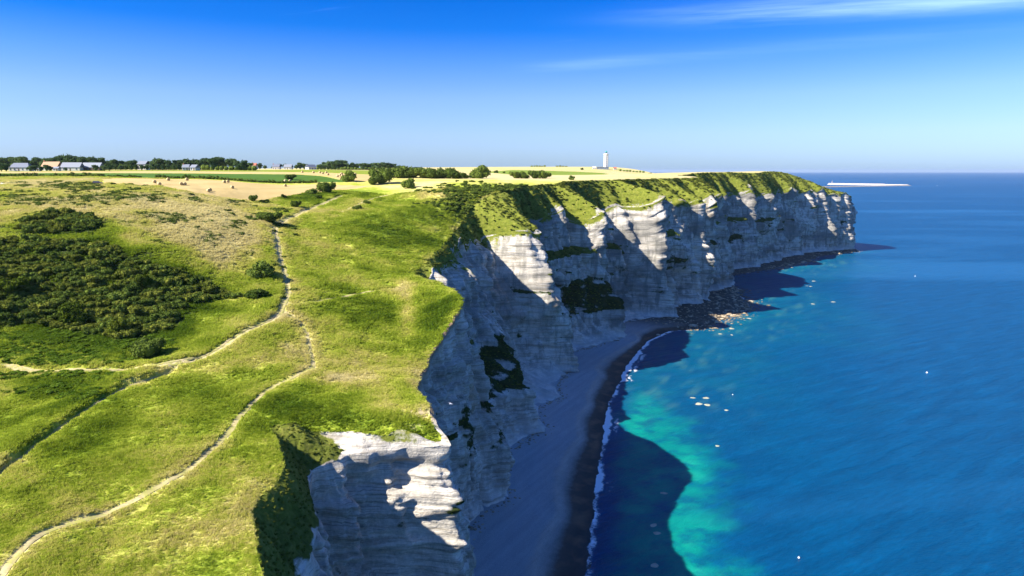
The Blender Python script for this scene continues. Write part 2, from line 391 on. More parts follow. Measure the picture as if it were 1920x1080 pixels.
# ---- worn paths: (pixel polyline, half width, depth, wear)
PATHS = [
    ("vehicle track", [(8,683),(60,694),(150,695),(240,694),(300,690),(360,678),(400,662),(440,634),(490,608),(518,592),(530,572),(540,545),(534,515),(524,480),(520,450),(517,428),(545,408),(590,388),(640,367)], 1.3, .22, .75),
    ("coastal footpath", [(0,1078),(30,1040),(75,1000),(120,980),(180,968),(240,943),(300,912),(350,880),(395,845),(430,805),(470,760),(510,725),(560,703),(586,690),(583,660),(575,625),(560,600),(540,585)], .62, .25, .9),
    ("hedge path", [(-60,925),(0,885),(60,840),(120,795),(190,750),(240,722),(285,708),(330,690)], .5, .4, .6),
    ("cliff top path", [(545,572),(600,563),(670,550),(740,540),(760,528)], .8, .15, .55),
    ("upper field path", [(640,398),(700,372),(760,360),(830,350)], .6, .15, .6),
]
def dense(P, n=10):
    P = np.array(P, float); t = np.arange(len(P)); tt = np.linspace(0, len(P) - 1, (len(P) - 1) * n + 1)
    out = []
    for k in range(2):          # Catmull-Rom
        p = np.concatenate([[2 * P[0, k] - P[1, k]], P[:, k], [2 * P[-1, k] - P[-2, k]]])
        i = np.minimum(tt.astype(int), len(P) - 2); f = tt - i
        p0, p1, p2, p3 = p[i], p[i + 1], p[i + 2], p[i + 3]
        out.append(.5 * (2 * p1 + (p2 - p0) * f + (2 * p0 - 5 * p1 + 4 * p2 - p3) * f ** 2 + (3 * p1 - p0 - 3 * p2 + p3) * f ** 3))
    return np.stack(out, 1)
PLINES = []
for nm, pp, hw, dep, wear in PATHS:
    q = dense(pp, 8); x, y = march(q[:, 0], q[:, 1]); PLINES.append((nm, np.stack([x, y], 1), hw, dep, wear))
def path_dist(x, y, L):
    """distance to polyline and signed side (+ = left of walking direction)"""
    x = x.ravel(); y = y.ravel(); best = np.full(len(x), 1e9); side = np.zeros(len(x))
    for (x0, y0), (x1, y1) in zip(L[:-1], L[1:]):
        dx, dy = x1 - x0, y1 - y0; l2 = dx * dx + dy * dy + 1e-9
        m = (np.abs(x - x0) < 14 + abs(dx)) & (np.abs(y - y0) < 14 + abs(dy))
        if not m.any(): continue
        xs, ys = x[m], y[m]
        t = np.clip(((xs - x0) * dx + (ys - y0) * dy) / l2, 0, 1)
        ex, ey = xs - (x0 + t * dx), ys - (y0 + t * dy); dd = np.hypot(ex, ey)
        b = best[m]; s = side[m]; better = dd < b
        b[better] = dd[better]; s[better] = (dx * ey - dy * ex)[better]
        best[m] = b; side[m] = s
    return best, np.sign(side)

def height(x, y):
    x = np.asarray(x, float); y = np.asarray(y, float)
    z = tps(x, y)
    near = 1 - sstep(300, 420, y)
    z = z + near * (.55 * fbm(x / 13, y / 13, 3.1, 3) + .22 * perlin(x / 3.1, y / 3.1, 1.7)) + (1 - near) * .15 * perlin(x / 25, y / 25, 9)
    sh = z.shape; zf = z.ravel().copy(); xf, yf = x.ravel(), y.ravel()
    idx = np.where(yf < 440)[0]
    if len(idx):
        for nm, L, hw, dep, wear in PLINES:
            d, s = path_dist(xf[idx], yf[idx], L)
            k = 1 - sstep(hw * .7, hw * 1.25 + .25, d)
            zf[idx] -= dep * k
            if nm == "hedge path":     # thick growth stands on its left bank
                zf[idx] += .8 * (s > 0) * sstep(hw + .2, hw + 1.0, d) * (1 - sstep(4, 10, d))
            if nm == "vehicle track":
                zf[idx] += .45 * (s > 0) * sstep(hw + .4, hw + 1.4, d) * (1 - sstep(4, 12, d))
    a_, b_ = ab(xf, yf); m_ = (a_ > 60) & (a_ < 330)
    e_ = np.clip(b_crest(a_[m_]) - b_[m_], 0, 60)      # the turf slumps raggedly towards the cliff edge
    sl = lip(a_[m_]) * np.exp(-(e_ / 6.0) ** 1.5) * (.8 + 5.0 * np.clip(perlin(a_[m_] / 3.6, 5.5, 2.5) + .25, 0, 1)) + .9 * np.exp(-(e_ / 2.5) ** 2) * np.clip(perlin(a_[m_] / 5.0, 7.5, 1.5) + .35, 0, 1)
    zf[m_] -= sl
    return zf.reshape(sh)

# ---- land sheet: rows along a, columns going inland
def rowset(step, a0, a1): 
    n = int(math.log((a1 + 60) / (a0 + 60)) / step) + 1
    return np.exp(np.linspace(math.log(a0 + 60), math.log(a1 + 60), n)) - 60
LA = np.concatenate([rowset(.0044, 8, 1250), rowset(.02, 1250, 6000)[1:]])
NC = 430
_g = np.linspace(0, 1, NC)
GRO = 3.6
def gcol(v): return (np.exp(GRO * v) - 1) / (math.exp(GRO) - 1)
def gcol_i(t): return np.log(np.clip(t, 0, 1) * (math.exp(GRO) - 1) + 1) / GRO
def Wd(a): return 2.75 * a + 190
BC = b_crest(LA)
LB = BC[:, None] - Wd(LA)[:, None] * gcol(_g)[None]
LX, LY = xy(LA[:, None], LB)
LZ = height(LX, LY)
def zmesh(x, y):
    """height of the land sheet exactly as meshed"""
    a, b = ab(np.asarray(x, float), np.asarray(y, float))
    i = np.clip(np.searchsorted(LA, a) - 1, 0, len(LA) - 2); f = np.clip((a - LA[i]) / (LA[i + 1] - LA[i]), 0, 1)
    bc = BC[i] * (1 - f) + BC[i + 1] * f
    v = gcol_i((bc - b) / Wd(a)) * (NC - 1)
    j = np.clip(v.astype(int), 0, NC - 2); g = np.clip(v - j, 0, 1)
    return (LZ[i, j] * (1 - g) + LZ[i, j + 1] * g) * (1 - f) + (LZ[i + 1, j] * (1 - g) + LZ[i + 1, j + 1] * g) * f

LPX, LPY = project(LX, LY, LZ)
# ---- what grows where (dry straw, scrub, bare earth), in patches
dry = .37 + .30 * fbm(LX / 38, LY / 38, 2.2, 3) + .24 * fbm(LX / 9, LY / 9, 6.2, 3)
dry = dry + .36 * sstep(430, 600, LY)
scr = np.zeros_like(dry); bare = np.zeros_like(dry)
def blob(px, py, rx, ry, dmin=0, dmax=1e9):
    return np.exp(-(((LPX - px) / rx) ** 2 + ((LPY - py) / ry) ** 2)) * ((LY > dmin) & (LY < dmax))
for px, py, rx, ry, v in [(120,385,240,30,.5),(330,395,150,40,.45),(420,440,90,50,.25),(60,345,200,10,.5),(420,470,90,60,.28),(300,440,120,25,.3),(640,470,120,60,.12),(600,440,70,60,.2),(700,690,110,50,.3),(760,590,18,60,.45),(450,690,90,50,.22),(540,660,50,40,.2),(430,610,90,30,.25),(640,710,60,10,.45),(750,345,120,12,.4),(820,365,60,10,.3),(950,336,120,8,.3),(1100,330,200,6,.25),(350,990,120,60,.2),(470,900,90,60,.2),(740,770,60,25,.3),(150,850,60,30,-.12),(250,800,100,60,-.08),(700,590,70,25,-.3),(820,590,40,60,-.25),(680,520,110,40,-.1),(500,630,60,20,-.28),(640,650,60,20,-.22),(130,730,90,20,-.35),(200,900,160,60,-.15),(330,760,90,30,-.1),(700,440,120,40,-.18),(120,620,160,40,-.3),(260,620,130,40,-.2),(560,375,80,14,-.3),(700,360,60,8,-.2)]:
    dry += v * blob(px, py, rx, ry)
for px, py, rx, ry, v in [(170,500,230,75,1.0),(60,440,120,40,.6),(380,540,60,22,.8),(120,600,170,45,.8),(270,600,90,40,.7),(150,428,70,16,.9),(320,408,30,8,.5),(210,378,40,8,.5),(890,385,55,22,.9),(900,358,80,6,.6),(590,870,50,90,.55),(560,960,60,110,.35)]:  # last two patches paint the gully's shaded side dark with scrub colour
    scr += v * blob(px, py, rx, ry, 0, 460)
for nm, L, hw, dep, wear in PLINES:
    d, s = path_dist(LX.ravel(), LY.ravel(), L); d = d.reshape(LX.shape)
    bare = np.maximum(bare, wear * .8 * (1 - sstep(hw * .8, hw * 1.4 + .2, d)))
    dry += .22 * wear * (1 - sstep(hw, hw + 3.5, d))
aa, bb = ab(LX, LY)
edge = b_crest(aa) - bb
bare = np.maximum(bare, .52 * sstep(430, 600, LY)); bare = np.maximum(bare, .8 * blob(790, 775, 28, 16)); bare = np.maximum(bare, .5 * blob(770, 800, 40, 14) )
dry += .15 * (1 - sstep(.5, 5, edge)) * (aa > 90)
LATTR = np.stack([np.clip(dry, 0, 1), np.clip(scr, 0, 1), np.clip(bare, 0, 1), np.ones_like(dry)], -1)

def inpoly(x, y, P):
    P = np.asarray(P, float); r = np.zeros(x.shape, bool)
    for (x0, y0), (x1, y1) in zip(P, np.roll(P, -1, 0)):
        c = ((y0 > y) != (y1 > y)) & (x < (x1 - x0) * (y - y0) / (y1 - y0 + 1e-12) + x0); r ^= c
    return r
def dpoly(L):      # (pixel x, distance) -> plan
    return [((p - 960) / 1280 / (CT + .17 * ST) * d, d) for p, d in L]
def mpoly(L):
    L = np.array(L, float); x, y = march(L[:, 0], L[:, 1]); return list(zip(x, y))
low = mpoly([(640,356),(560,364),(475,377),(440,373),(370,364),(330,354),(250,347),(195,345)])
F_NEAR = dpoly([(190,372),(230,405),(300,412),(470,424),(600,452),(700,448)]) + low
F_GREEN = dpoly([(-200,428),(0,428),(300,428),(470,438),(600,465),(655,470),(600,520),(550,540),(480,535),(300,520),(0,505),(-200,505)])
F_TAN = dpoly([(-200,510),(0,510),(300,525),(480,540),(550,545),(605,522),(660,472),(695,480),(700,560),(600,600),(480,590),(300,578),(60,560),(-200,560)])
F_YEL = dpoly([(-200,565),(60,565),(300,583),(480,595),(600,605),(705,565),(735,580),(760,860),(600,880),(480,690),(330,640)])
F_FAR = dpoly([(960,760),(1140,820),(1135,1300),(960,1300),(900,1000)])
FIELDS = [("stubble_field", F_NEAR, 1), ("crop_field", F_GREEN, 2), ("stubble_field", F_TAN, 1), ("crop_field", F_YEL, 3), ("crop_field", F_FAR, 4)]
quads = grid_quads(len(LA), NC)
cxs = LX.ravel()[quads].mean(1); cys = LY.ravel()[quads].mean(1)
owner = np.zeros(len(quads), int)
for k, (nm, P, m) in enumerate(FIELDS):
    owner[inpoly(cxs, cys, P) & (owner == 0)] = k + 1

# ================================================================ materials of the land
def mat_land():
    t = NT("grassland")
    c = t.sepc(t.attr("grow"))
    p = t.pos()
    n1 = t.noise(p, 1.3, 5, .65); n2 = t.noise(p, .28, 4, .6)
    streak = t.noise(t.mapping(t.mapping(p, (1, 1, 1), (0, 0, R(25))), (.35, 1.6, .5)), 1.0, 5, .65)
    f = t.math('ADD', c[0], t.math('MULTIPLY', t.math('SUBTRACT', n1, .5), .75))
    f = t.math('ADD', f, t.math('MULTIPLY', t.math('SUBTRACT', n2, .5), .55))
    f = t.math('ADD', f, t.math('MULTIPLY', t.math('SUBTRACT', streak, .5), .35), clamp=True)
    g = t.ramp(f, [(0.0, (0.064, 0.109, 0.010)), (.22, (0.160, 0.224, 0.018)), (.42, (.29, .345, .036)), (.60, (.43, .42, .085)), (.8, (.46, .40, .135)), (1.0, (.52, .45, .215))])
    sc = t.ramp(n1, [(.3, (.020, .036, .007)), (.7, (.070, .090, .020))])
    sf = t.math('MULTIPLY', t.math('SUBTRACT', t.math('ADD', c[1], t.math('MULTIPLY', n2, .7)), .55), 2.2, clamp=True)
    g = t.mix(sf, g, sc)
    be = t.ramp(n1, [(.3, (.30, .23, .12)), (.7, (.55, .46, .30))])
    bf = t.math('MULTIPLY', t.math('SUBTRACT', t.math('ADD', c[2], t.math('MULTIPLY', t.math('SUBTRACT', n1, .5), .9)), .35), 2.5, clamp=True)
    g = t.mix(bf, g, be)
    h = t.math('ADD', t.math('MULTIPLY', t.noise(p, 2.2, 6, .7), 1.0), t.math('MULTIPLY', n2, .8))
    t.principled(g, .9, .05, t.bump(h, .55, .45))
    return t.m
def mat_field(name, stops, rowdir, rowscale, amt):
    t = NT(name); p = t.pos()
    m = t.mapping(t.mapping(p, (1, 1, 1), (0, 0, R(rowdir))), (rowscale, rowscale * .03, 0))
    rows = t.noise(m, 1.0, 3, .5); n = t.noise(p, .05, 4); n3 = t.noise(p, .8, 4, .7)
    f = t.math('ADD', t.math('MULTIPLY', rows, amt), t.math('ADD', t.math('MULTIPLY', n, .5), t.math('MULTIPLY', n3, .3)))
    c = t.ramp(f, stops)
    t.principled(c, .9, .05, t.bump(n3, .4, .2))
    return t.m
M_LAND = mat_land()
M_STUB = mat_field("stubble", [(.4, (.335, .240, .085)), (.95, (.48, .365, .160))], 20, .16, .8)
M_GREEN = mat_field("green crop", [(.4, (.045, .100, .012)), (.95, (.085, .160, .022))], 12, .3, .4)
M_YEL = mat_field("yellow crop", [(.4, (.150, .205, .020)), (.95, (.270, .290, .035))], 80, .3, .4)
M_FARC = mat_field("far crop", [(.4, (.120, .190, .020)), (.95, (.230, .270, .040))], 30, .3, .4)
FM = {1: M_STUB, 2: M_GREEN, 3: M_YEL, 4: M_FARC}
LV = np.stack([LX, LY, LZ], -1).reshape(-1, 3); LC = LATTR.reshape(-1, 4)
for k in range(len(FIELDS) + 1):
    q = quads[owner == k]
    if len(q) == 0: continue
    used, inv = np.unique(q, return_inverse=True)
    me = mesh_np("land", LV[used], inv.reshape(-1, 4))
    attr_c(me, "grow", LC[used])
    if k == 0: o = link("grassland", me, M_LAND)
    else: o = link(FIELDS[k - 1][0], me, FM[FIELDS[k - 1][2]])
    o["kind"] = "structure"

# ---------------------------------------------------------------- worn ground of the paths
def mat_path():
    t = NT("worn earth"); p = t.pos(); n = t.noise(p, 1.1, 5, .65); n2 = t.noise(p, .22, 3)
    c = t.ramp(n, [(.3, (.30, .25, .10)), (.5, (.44, .37, .19)), (.7, (.56, .48, .30))])
    c = t.mix(t.ramp(t.math('ADD', t.math('MULTIPLY', n, .6), t.math('MULTIPLY', n2, .6)), [(.54, 0.0), (.70, .85)]), c, (.30, .31, .05))
    t.principled(c, .95, .03, t.bump(n, .5, .1)); return t.m
M_PATH = mat_path()
def strip(L, half, off, name, wob):
    L = np.array(L); d_ = np.gradient(L, axis=0); d_ /= np.linalg.norm(d_, axis=1)[:, None]; nv_ = np.stack([-d_[:, 1], d_[:, 0]], 1)
    seg_ = np.concatenate([[0], np.cumsum(np.hypot(*np.diff(L, axis=0).T))]); q = np.arange(0, seg_[-1], .45)
    C_ = np.stack([np.interp(q, seg_, L[:, 0]), np.interp(q, seg_, L[:, 1])], 1); N_ = np.stack([np.interp(q, seg_, nv_[:, 0]), np.interp(q, seg_, nv_[:, 1])], 1)
    k = 6; u = np.linspace(-1, 1, k); hw_ = half * (1 + .25 * perlin(q / 2.3, wob, 1.5) + .25 * perlin(q / 7, wob, 4.5)); o_ = off + .25 * perlin(q / 6, wob, 8.5)
    X = C_[:, 0, None] + N_[:, 0, None] * (o_[:, None] + hw_[:, None] * u); Y = C_[:, 1, None] + N_[:, 1, None] * (o_[:, None] + hw_[:, None] * u)
    Z = zmesh(X, Y) + .12 - .05 * np.abs(u)[None] ** 2
    return np.stack([X, Y, Z], -1).reshape(-1, 3), grid_quads(len(q), k)
PNAME = {"vehicle track": "vehicle_track", "coastal footpath": "footpath", "hedge path": "footpath", "cliff top path": "footpath", "upper field path": "footpath"}
for k, (nm, L, hw, dep, wear) in enumerate(PLINES):
    if nm == "vehicle track":
        A_, QA = strip(L, .36, .72, "rut", 1.1); B_, QB = strip(L, .33, -.72, "rut", 2.2); V_ = np.concatenate([A_, B_]); Q_ = np.concatenate([QA, QB + len(A_)])
    else:
        V_, Q_ = strip(L, hw * (.6 if nm == "cliff top path" else .8), 0, "path", 3.3 + k)
    o = link(PNAME[nm], mesh_np("path", V_, Q_), M_PATH); o["kind"] = "structure"

# ================================================================ chalk cliff
CA = rowset(.0021, 8, 1250)
nA, nB, nC, nD, nE = 46, 84, 22, 40, 6
bc = b_crest(CA); bt = b_top(CA); zt = z_top(CA); bs = b_base(CA); lw = np.maximum(tab(LEDGE, CA) + 1.5 * rib(CA, 20, 20), 1.2)
xc, yc = xy(CA, bc - .6); zc = zmesh(xc, yc)
zt = np.minimum(zt, zc - .4)
zl1 = 37 + 3.0 * rib(CA, 22, 21) + 1.5 * rib(CA, 7, 22); zl2 = 22 + 2.5 * rib(CA, 18, 23)
farC = sstep(330, 400, CA)
bl1 = tab(MID, CA) + 1.2 * rib(CA, 8, 24) + .5 * rib(CA, 3, 25) + farC * (.75 * teeth(CA) + .5 * ribs(CA))
bl1 = np.clip(bl1, bt + 1.0, bs - 2.2)
lw = np.minimum(lw, bs - bl1 - .8)
bl2 = np.minimum(bl1 + lw, bs - .8)
cols = []; segs = []
def seg(b0, z0, b1, z1, n, kind, curve=None, last=False):
    t = np.linspace(0, 1, n, endpoint=last)
    for u in t:
        w = u if curve is None else curve(u)
        cols.append((b0 + (b1 - b0) * w, z0 + (z1 - z0) * u)); segs.append((kind, u))
seg(bc - .6, zc - .25, bc + .05, zc - .05, 2, -1)
seg(bc + .05, zc - .05, bt, zt, nA, 0, lambda u: u ** .85)
seg(bt, zt, bl1, zl1, nB, 1, lambda u: u ** 1.1)
seg(bl1, zl1, bl2, zl2, nC, 2)
seg(bl2, zl2, bs, np.full_like(bs, 3.2), nD, 3, lambda u: .35 * u + .65 * u ** 4)
seg(bs, np.full_like(bs, 3.2), bs + 1.8, np.full_like(bs, -1.5), nE, 4, None, True)
SB = np.stack([np.broadcast_to(c[0], CA.shape) for c in cols], 1); SZ = np.stack([np.broadcast_to(c[1], CA.shape) for c in cols], 1)
kind = np.array([s[0] for s in segs]); uu = np.array([s[1] for s in segs])
A2 = np.repeat(CA[:, None], SB.shape[1], 1); K2 = np.broadcast_to(kind, SB.shape); U2 = np.broadcast_to(uu, SB.shape)
D = np.zeros_like(SB)
fixed = np.where(K2 == -1, 0, 1.0) * np.where(K2 == 0, sstep(0, .12, U2), 1.0)
farw = sstep(190, 260, A2)
# gullies and spurs on the grassy upper slope
skew = A2 + (SZ - 90) * .25
gul = (0.42 - np.abs(perlin(skew / 15, 4.4, .3)) * 1.7) * 4.2 + (0.4 - np.abs(perlin(skew / 6.0, 8.4, .6)) * 1.6) * 1.6
wid0 = np.clip((bt - bc) / 12, 0, 1)[:, None]
D += np.where(K2 == 0, gul * np.sin(np.pi * np.clip(U2, 0, 1) ** .8) * wid0 * (0.35 + .65 * farw), 0)
D += np.where(K2 == 0, .7 * fbm(A2 / 2.6, SZ / 2.6, SB / 2.6, 3) * wid0, 0)
# upright flutes, buttresses and clefts of the rock
rock = np.isin(K2, (1, 2, 3)).astype(float)
depth = sstep(0, 6, zt[:, None] - SZ)
wob = 2.2 * perlin(A2 / 20, SZ / 14, 61.0)
fl = (5.0 + 3.0 * farw) * (0.36 - np.abs(perlin((A2 + wob) / 13, SZ / 70, 2.7)) * 1.5) + 2.2 * (0.36 - np.abs(perlin((A2 + wob) / 4.6, SZ / 30, 5.1)) * 1.5)
crk = np.exp(-(perlin((A2 + wob) / 11, SZ / 90, 33.3) / .045) ** 2) * 6.5 * np.clip(perlin(A2 / 15, SZ / 30, 44.4) + .6, 0, 1)
jn = perlin((A2 + wob) / 6.5, SZ / 55, 71.0) * 4.2; jn = np.floor(jn) + sstep(.38, .62, jn - np.floor(jn))
jb = perlin(A2 / 9, SZ / 6.5, 81.0) * 3.6; jb = np.floor(jb) + sstep(.36, .64, jb - np.floor(jb))
fl = fl - crk + (1.2 + 1.0 * farw) * jn + .75 * jb
big = 6.0 * perlin(A2 / 30, SZ / 28, 7.7)
nearw = 1 - sstep(80, 112, A2) * (1 - sstep(180, 215, A2)) * .4
D += rock * depth * (fl * nearw * np.where(K2 == 3, .85, 1) + big * farw * np.where(K2 == 3, .5, 1))
D += rock * (1.5 * fbm(A2 / 4.2, SZ / 5.5, 3.3, 3) * depth + .45 * fbm(A2 / 1.3, SZ / 1.1, 1.1, 2) * depth)
# beds: hard and soft bands stand out and fall back
zb = SZ + .02 * A2 + 1.1 * perlin(A2 / 40, .5, .5) + .35 * perlin(A2 / 9, SZ / 4, .1)
band = .62 * np.tanh(5 * perlin(zb / 2.6, 1.5, A2 / 60)) + .38 * np.tanh(4 * perlin(zb / 1.1, 7.5, A2 / 30))
D += rock * depth * band * np.where(K2 == 2, .3, 1) * (1 - .55 * sstep(190, 300, A2))
cave = np.exp(-((zb - 41) / 2.2) ** 2) * np.clip(perlin(A2 / 24, 3.3, 9.9) * 2.4, 0, 1)
D -= rock * cave * 5.0
cave2 = np.exp(-((zb - 61) / 1.8) ** 2) * np.clip(perlin(A2 / 17, 13.3, 2.9) * 2.2 - .2, 0, 1)
D -= rock * cave2 * 3.5
led = lambda a0, a1, z0: sstep(a0 - 4, a0 + 4, A2) * (1 - sstep(a1 - 6, a1 + 3, A2)) * (1 - sstep(z0 - 1.5, z0 + 4, SZ + 1.5 * perlin(A2 / 8, .2, 7.1))) * sstep(30, 48, SZ)
UL = led(372, 442, 62) * 7 + led(462, 512, 58) * 5 + led(548, 588, 64) * 6 + led(740, 850, 60) * 7 + led(890, 935, 55) * 5
D += rock * UL
D += np.where(K2 == 4, .3 * perlin(A2 / 2, SZ, 3), 0)
D *= fixed
DA = rock * depth * .6 * fbm(A2 / 3.1, SZ / 3.7, 8.8, 2) + np.where(K2 == 0, .5 * perlin(A2 / 2, SZ / 2, 4.1) * wid0 * fixed, 0)
ZD = np.where(K2 == 0, .8 * fbm(A2 / 4, SB / 4, 6.6, 3) * wid0 * fixed, 0)
CX, CY = xy(A2 + DA, SB + D); CZ = SZ + ZD
# plants on the rock
nzv = fbm(A2 / 7, SZ / 5, 12.1, 4)
veg = np.where(K2 == 0, 1.25 - .75 * sstep(.80, 1.0, U2) + .8 * nzv * sstep(.35, .9, U2) + .2 * nzv, 0)
veg = np.where(K2 == 0, veg - sstep(93, 96, A2) * (1 - sstep(110, 114, A2)) * (.75 - .6 * nzv), veg)
low_end = sstep(0, 1, (bt - bc)[:, None] / 3)
veg = np.where(K2 == 0, veg * low_end, veg)
lwm = np.clip((lw - 4) / 5, 0, 1)[:, None]
veg = np.where(K2 == 2, lwm * 1.1 + 1.0 * nzv - .12, veg)
nearzl = np.exp(-np.clip((SZ - zl1[:, None]) / (2.0 + 7 * np.clip(perlin(A2 / 9, 1.2, 3.3) + .3, 0, 1)), 0, 9)) * (K2 == 1)
veg = np.maximum(veg, lwm * nearzl * .95 + .7 * nzv * (nearzl > .2))
drape = np.exp(-np.clip((zt[:, None] - SZ) / (1.5 + 9 * np.clip(perlin(A2 / 7, 21.2, 3.3) + .25, 0, 1)), 0, 9)) * (K2 == 1) * farw
veg = np.maximum(veg, drape * 1.0 + .3 * nzv - .12)
veg = np.where(K2 == 1, np.maximum(veg, np.where((A2 > 60), (fbm(A2 / 11, SZ / 7, 31.0, 4) - .42 + .1 * sstep(450, 650, A2)) * 2.2, 0)), veg)
lgrad = np.abs(np.gradient(UL, axis=1)) / np.maximum(np.abs(np.gradient(SZ, axis=1)), .05)
veg = np.where(np.isin(K2, (1, 2)), np.maximum(veg, np.clip(lgrad * 1.6, 0, 1.2) + .5 * nzv - .2), veg)
clus = np.exp(-(((A2 - 172) / 9) ** 2 + ((SZ - 42) / 9) ** 2)) + np.exp(-(((A2 - 178) / 9) ** 2 + ((SZ - 31) / 6) ** 2))
veg = np.where(np.isin(K2, (1, 2, 3)), np.maximum(veg, clus * 1.1 + .5 * fbm(A2 / 3, SZ / 3, 3.0, 3) - .35), veg)
veg = np.where(K2 == -1, 1.0, veg)
soil = np.exp(-np.clip(zc[:, None] - SZ - .8 * nzv, 0, 50) / 3.6) * (1 - low_end * .9) * sstep(60, 80, A2) + np.clip((perlin(A2 / 14, SZ / 9, 41.0) - .35) * 3, 0, 1) * (K2 == 0) * sstep(420, 460, A2)
rust = np.clip((perlin(A2 / 9, SZ / 30, 51.0) - .3) * 2, 0, 1)
foot = (K2 >= 3) * sstep(.55, 1.0, np.where(K2 == 4, 1, U2))
me = mesh_np("cliff", np.stack([CX, CY, CZ], -1).reshape(-1, 3), grid_quads(*SB.shape)[:, ::-1])
attr_c(me, "rock", np.stack([np.clip(veg, 0, 1.5), np.clip(soil, 0, 1), rust, np.ones_like(rust)], -1).reshape(-1, 4))
def mat_cliff():
    t = NT("chalk")
    c = t.sepc(t.attr("rock")); p = t.pos(); P = t.sepx(p)
    strata = t.noise(t.mapping(p, (.03, .03, .50)), 1.0, 7, .68, .15)
    thin = t.noise(t.mapping(p, (.09, .09, 1.9)), 1.0, 4, .6, .25)
    vert = t.noise(t.mapping(p, (.20, .20, .035)), 1.0, 5, .55, .9)
    mot = t.noise(p, .16, 5, .6); fine = t.noise(p, 1.6, 6, .7)
    base = t.ramp(strata, [(.30, (.24, .20, .15)), (.40, (.44, .39, .31)), (.46, (.60, .55, .46)), (.54, (.70, .65, .56)), (.60, (.47, .41, .32)), (.66, (.61, .55, .46)), (.76, (.40, .35, .27))])
    far_dark = t.node("ShaderNodeMapRange"); far_dark.inputs[1].default_value = 230; far_dark.inputs[2].default_value = 520; far_dark.inputs[3].default_value = .5; far_dark.inputs[4].default_value = 1.0; t.l.new(P[1], far_dark.inputs[0]); far_dark = far_dark.outputs[0]  # stains deepen with distance, putting the far walls' shade into the chalk colour
    near_wt = t.math('SUBTRACT', 1.2, far_dark)
    base = t.mix(t.math('MULTIPLY', near_wt, t.ramp(thin, [(.34, .75), (.43, 0.0)])), base, (.20, .18, .16))
    base = t.mix(t.math('MULTIPLY', far_dark, t.ramp(vert, [(.47, 0.0), (.62, .75)])), base, (.20, .195, .165))
    base = t.mix(t.math('MULTIPLY', far_dark, t.ramp(mot, [(.50, 0.0), (.66, .75)])), base, (.21, .20, .165))
    big = t.noise(t.mapping(p, (.02, .02, .05)), 1.0, 4, .6)
    base = t.mix(t.math('MULTIPLY', far_dark, t.ramp(big, [(.45, 0.0), (.60, .75)])), base, (.17, .165, .145))  # stain patches also stand for occlusion contrast on the shaded wall
    base = t.mix(t.math('MULTIPLY', c[2], t.ramp(mot, [(.3, .1), (.6, .6)])), base, (.42, .30, .17))
    base = t.mix(1.0, base, t.ramp(fine, [(.3, .78), (.7, 1.12)]), 'MULTIPLY')
    flint = t.noise(t.mapping(p, (.05, .05, 5.5)), 1.0, 2, .5)
    base = t.mix(t.math('MULTIPLY', near_wt, t.ramp(flint, [(.33, .7), (.39, 0.0)])), base, (.13, .12, .11))
    # wave-washed foot
    wash = t.node("ShaderNodeMapRange"); wash.inputs[1].default_value = 11; wash.inputs[2].default_value = 4; t.l.new(P[2], wash.inputs[0])
    base = t.mix(t.math('MULTIPLY', wash.outputs[0], .55, clamp=True), base, (.66, .66, .62))
    wet = t.node("ShaderNodeMapRange"); wet.inputs[1].default_value = 2.2; wet.inputs[2].default_value = .6; t.l.new(P[2], wet.inputs[0])
    base = t.mix(t.math('MULTIPLY', wet.outputs[0], .9, clamp=True), base, (.07, .06, .045))
    so = t.math('MULTIPLY', t.math('SUBTRACT', t.math('ADD', c[1], t.math('MULTIPLY', t.math('SUBTRACT', fine, .5), .7)), .32), 3.0, clamp=True)
    base = t.mix(so, base, t.ramp(fine, [(.3, (.15, .10, .06)), (.7, (.42, .31, .18))]))
    n2 = t.noise(p, .5, 5, .65)
    gr = t.ramp(t.math('ADD', t.math('MULTIPLY', n2, .6), t.math('MULTIPLY', fine, .4)), [(.3, (.070, .095, .012)), (.5, (.165, .190, .024)), (.7, (.30, .28, .06))])
    # ledge growth lower down is dark ivy and scrub
    dk = t.node("ShaderNodeMapRange"); dk.inputs[1].default_value = 72; dk.inputs[2].default_value = 52; t.l.new(P[2], dk.inputs[0])
    gr = t.mix(dk.outputs[0], gr, t.ramp(fine, [(.3, (.016, .028, .008)), (.7, (.060, .080, .020))]))
    vf = t.math('MULTIPLY', t.math('SUBTRACT', t.math('ADD', c[0], t.math('MULTIPLY', t.math('SUBTRACT', n2, .5), .9)), .45), 5.0, clamp=True)
    col = t.mix(vf, base, gr)
    h = t.math('ADD', t.math('MULTIPLY', fine, .5), t.math('ADD', t.math('MULTIPLY', strata, .9), t.math('MULTIPLY', vert, .4)))
    t.principled(col, .92, .08, t.bump(h, .9, .7))
    return t.m
M_CHALK = mat_cliff()
o = link("chalk_cliff", me, M_CHALK); o["kind"] = "structure"
CLIFF = (CX, CY, CZ, veg, A2, K2, SZ)

# ================================================================ beach
BA = rowset(.008, 8, 1250); nb = 60
b0 = b_base(BA) - 3.0; b1 = np.maximum(tab(WATER, BA) + .8 * rib(BA, 14, 61), b0 + 5); t = np.linspace(0, 1.35, nb)
BB = b0[:, None] + (b1 - b0)[:, None] * t[None]
zprof = np.interp(t, [0, .08, .5, .64, .69, .88, 1.0, 1.35], [3.6, 3.2, 2.2, 2.0, 1.5, .5, .0, -1.8])
BZ = zprof[None] + (sstep(470, 520, BA)[:, None] * .9 * fbm(BA[:, None] / 4, BB / 4, 8.2, 3)) + .16 * fbm(BA[:, None] / 6, BB / 3, 1.2, 3) + .1 * np.sin(BA[:, None] / 3.5 + 2 * perlin(BA / 9, .1)[:, None]) * np.exp(-((t[None] - .66) / .06) ** 2) * 3
Ax = np.repeat(BA[:, None], nb, 1)
BX, BY = xy(Ax, BB)
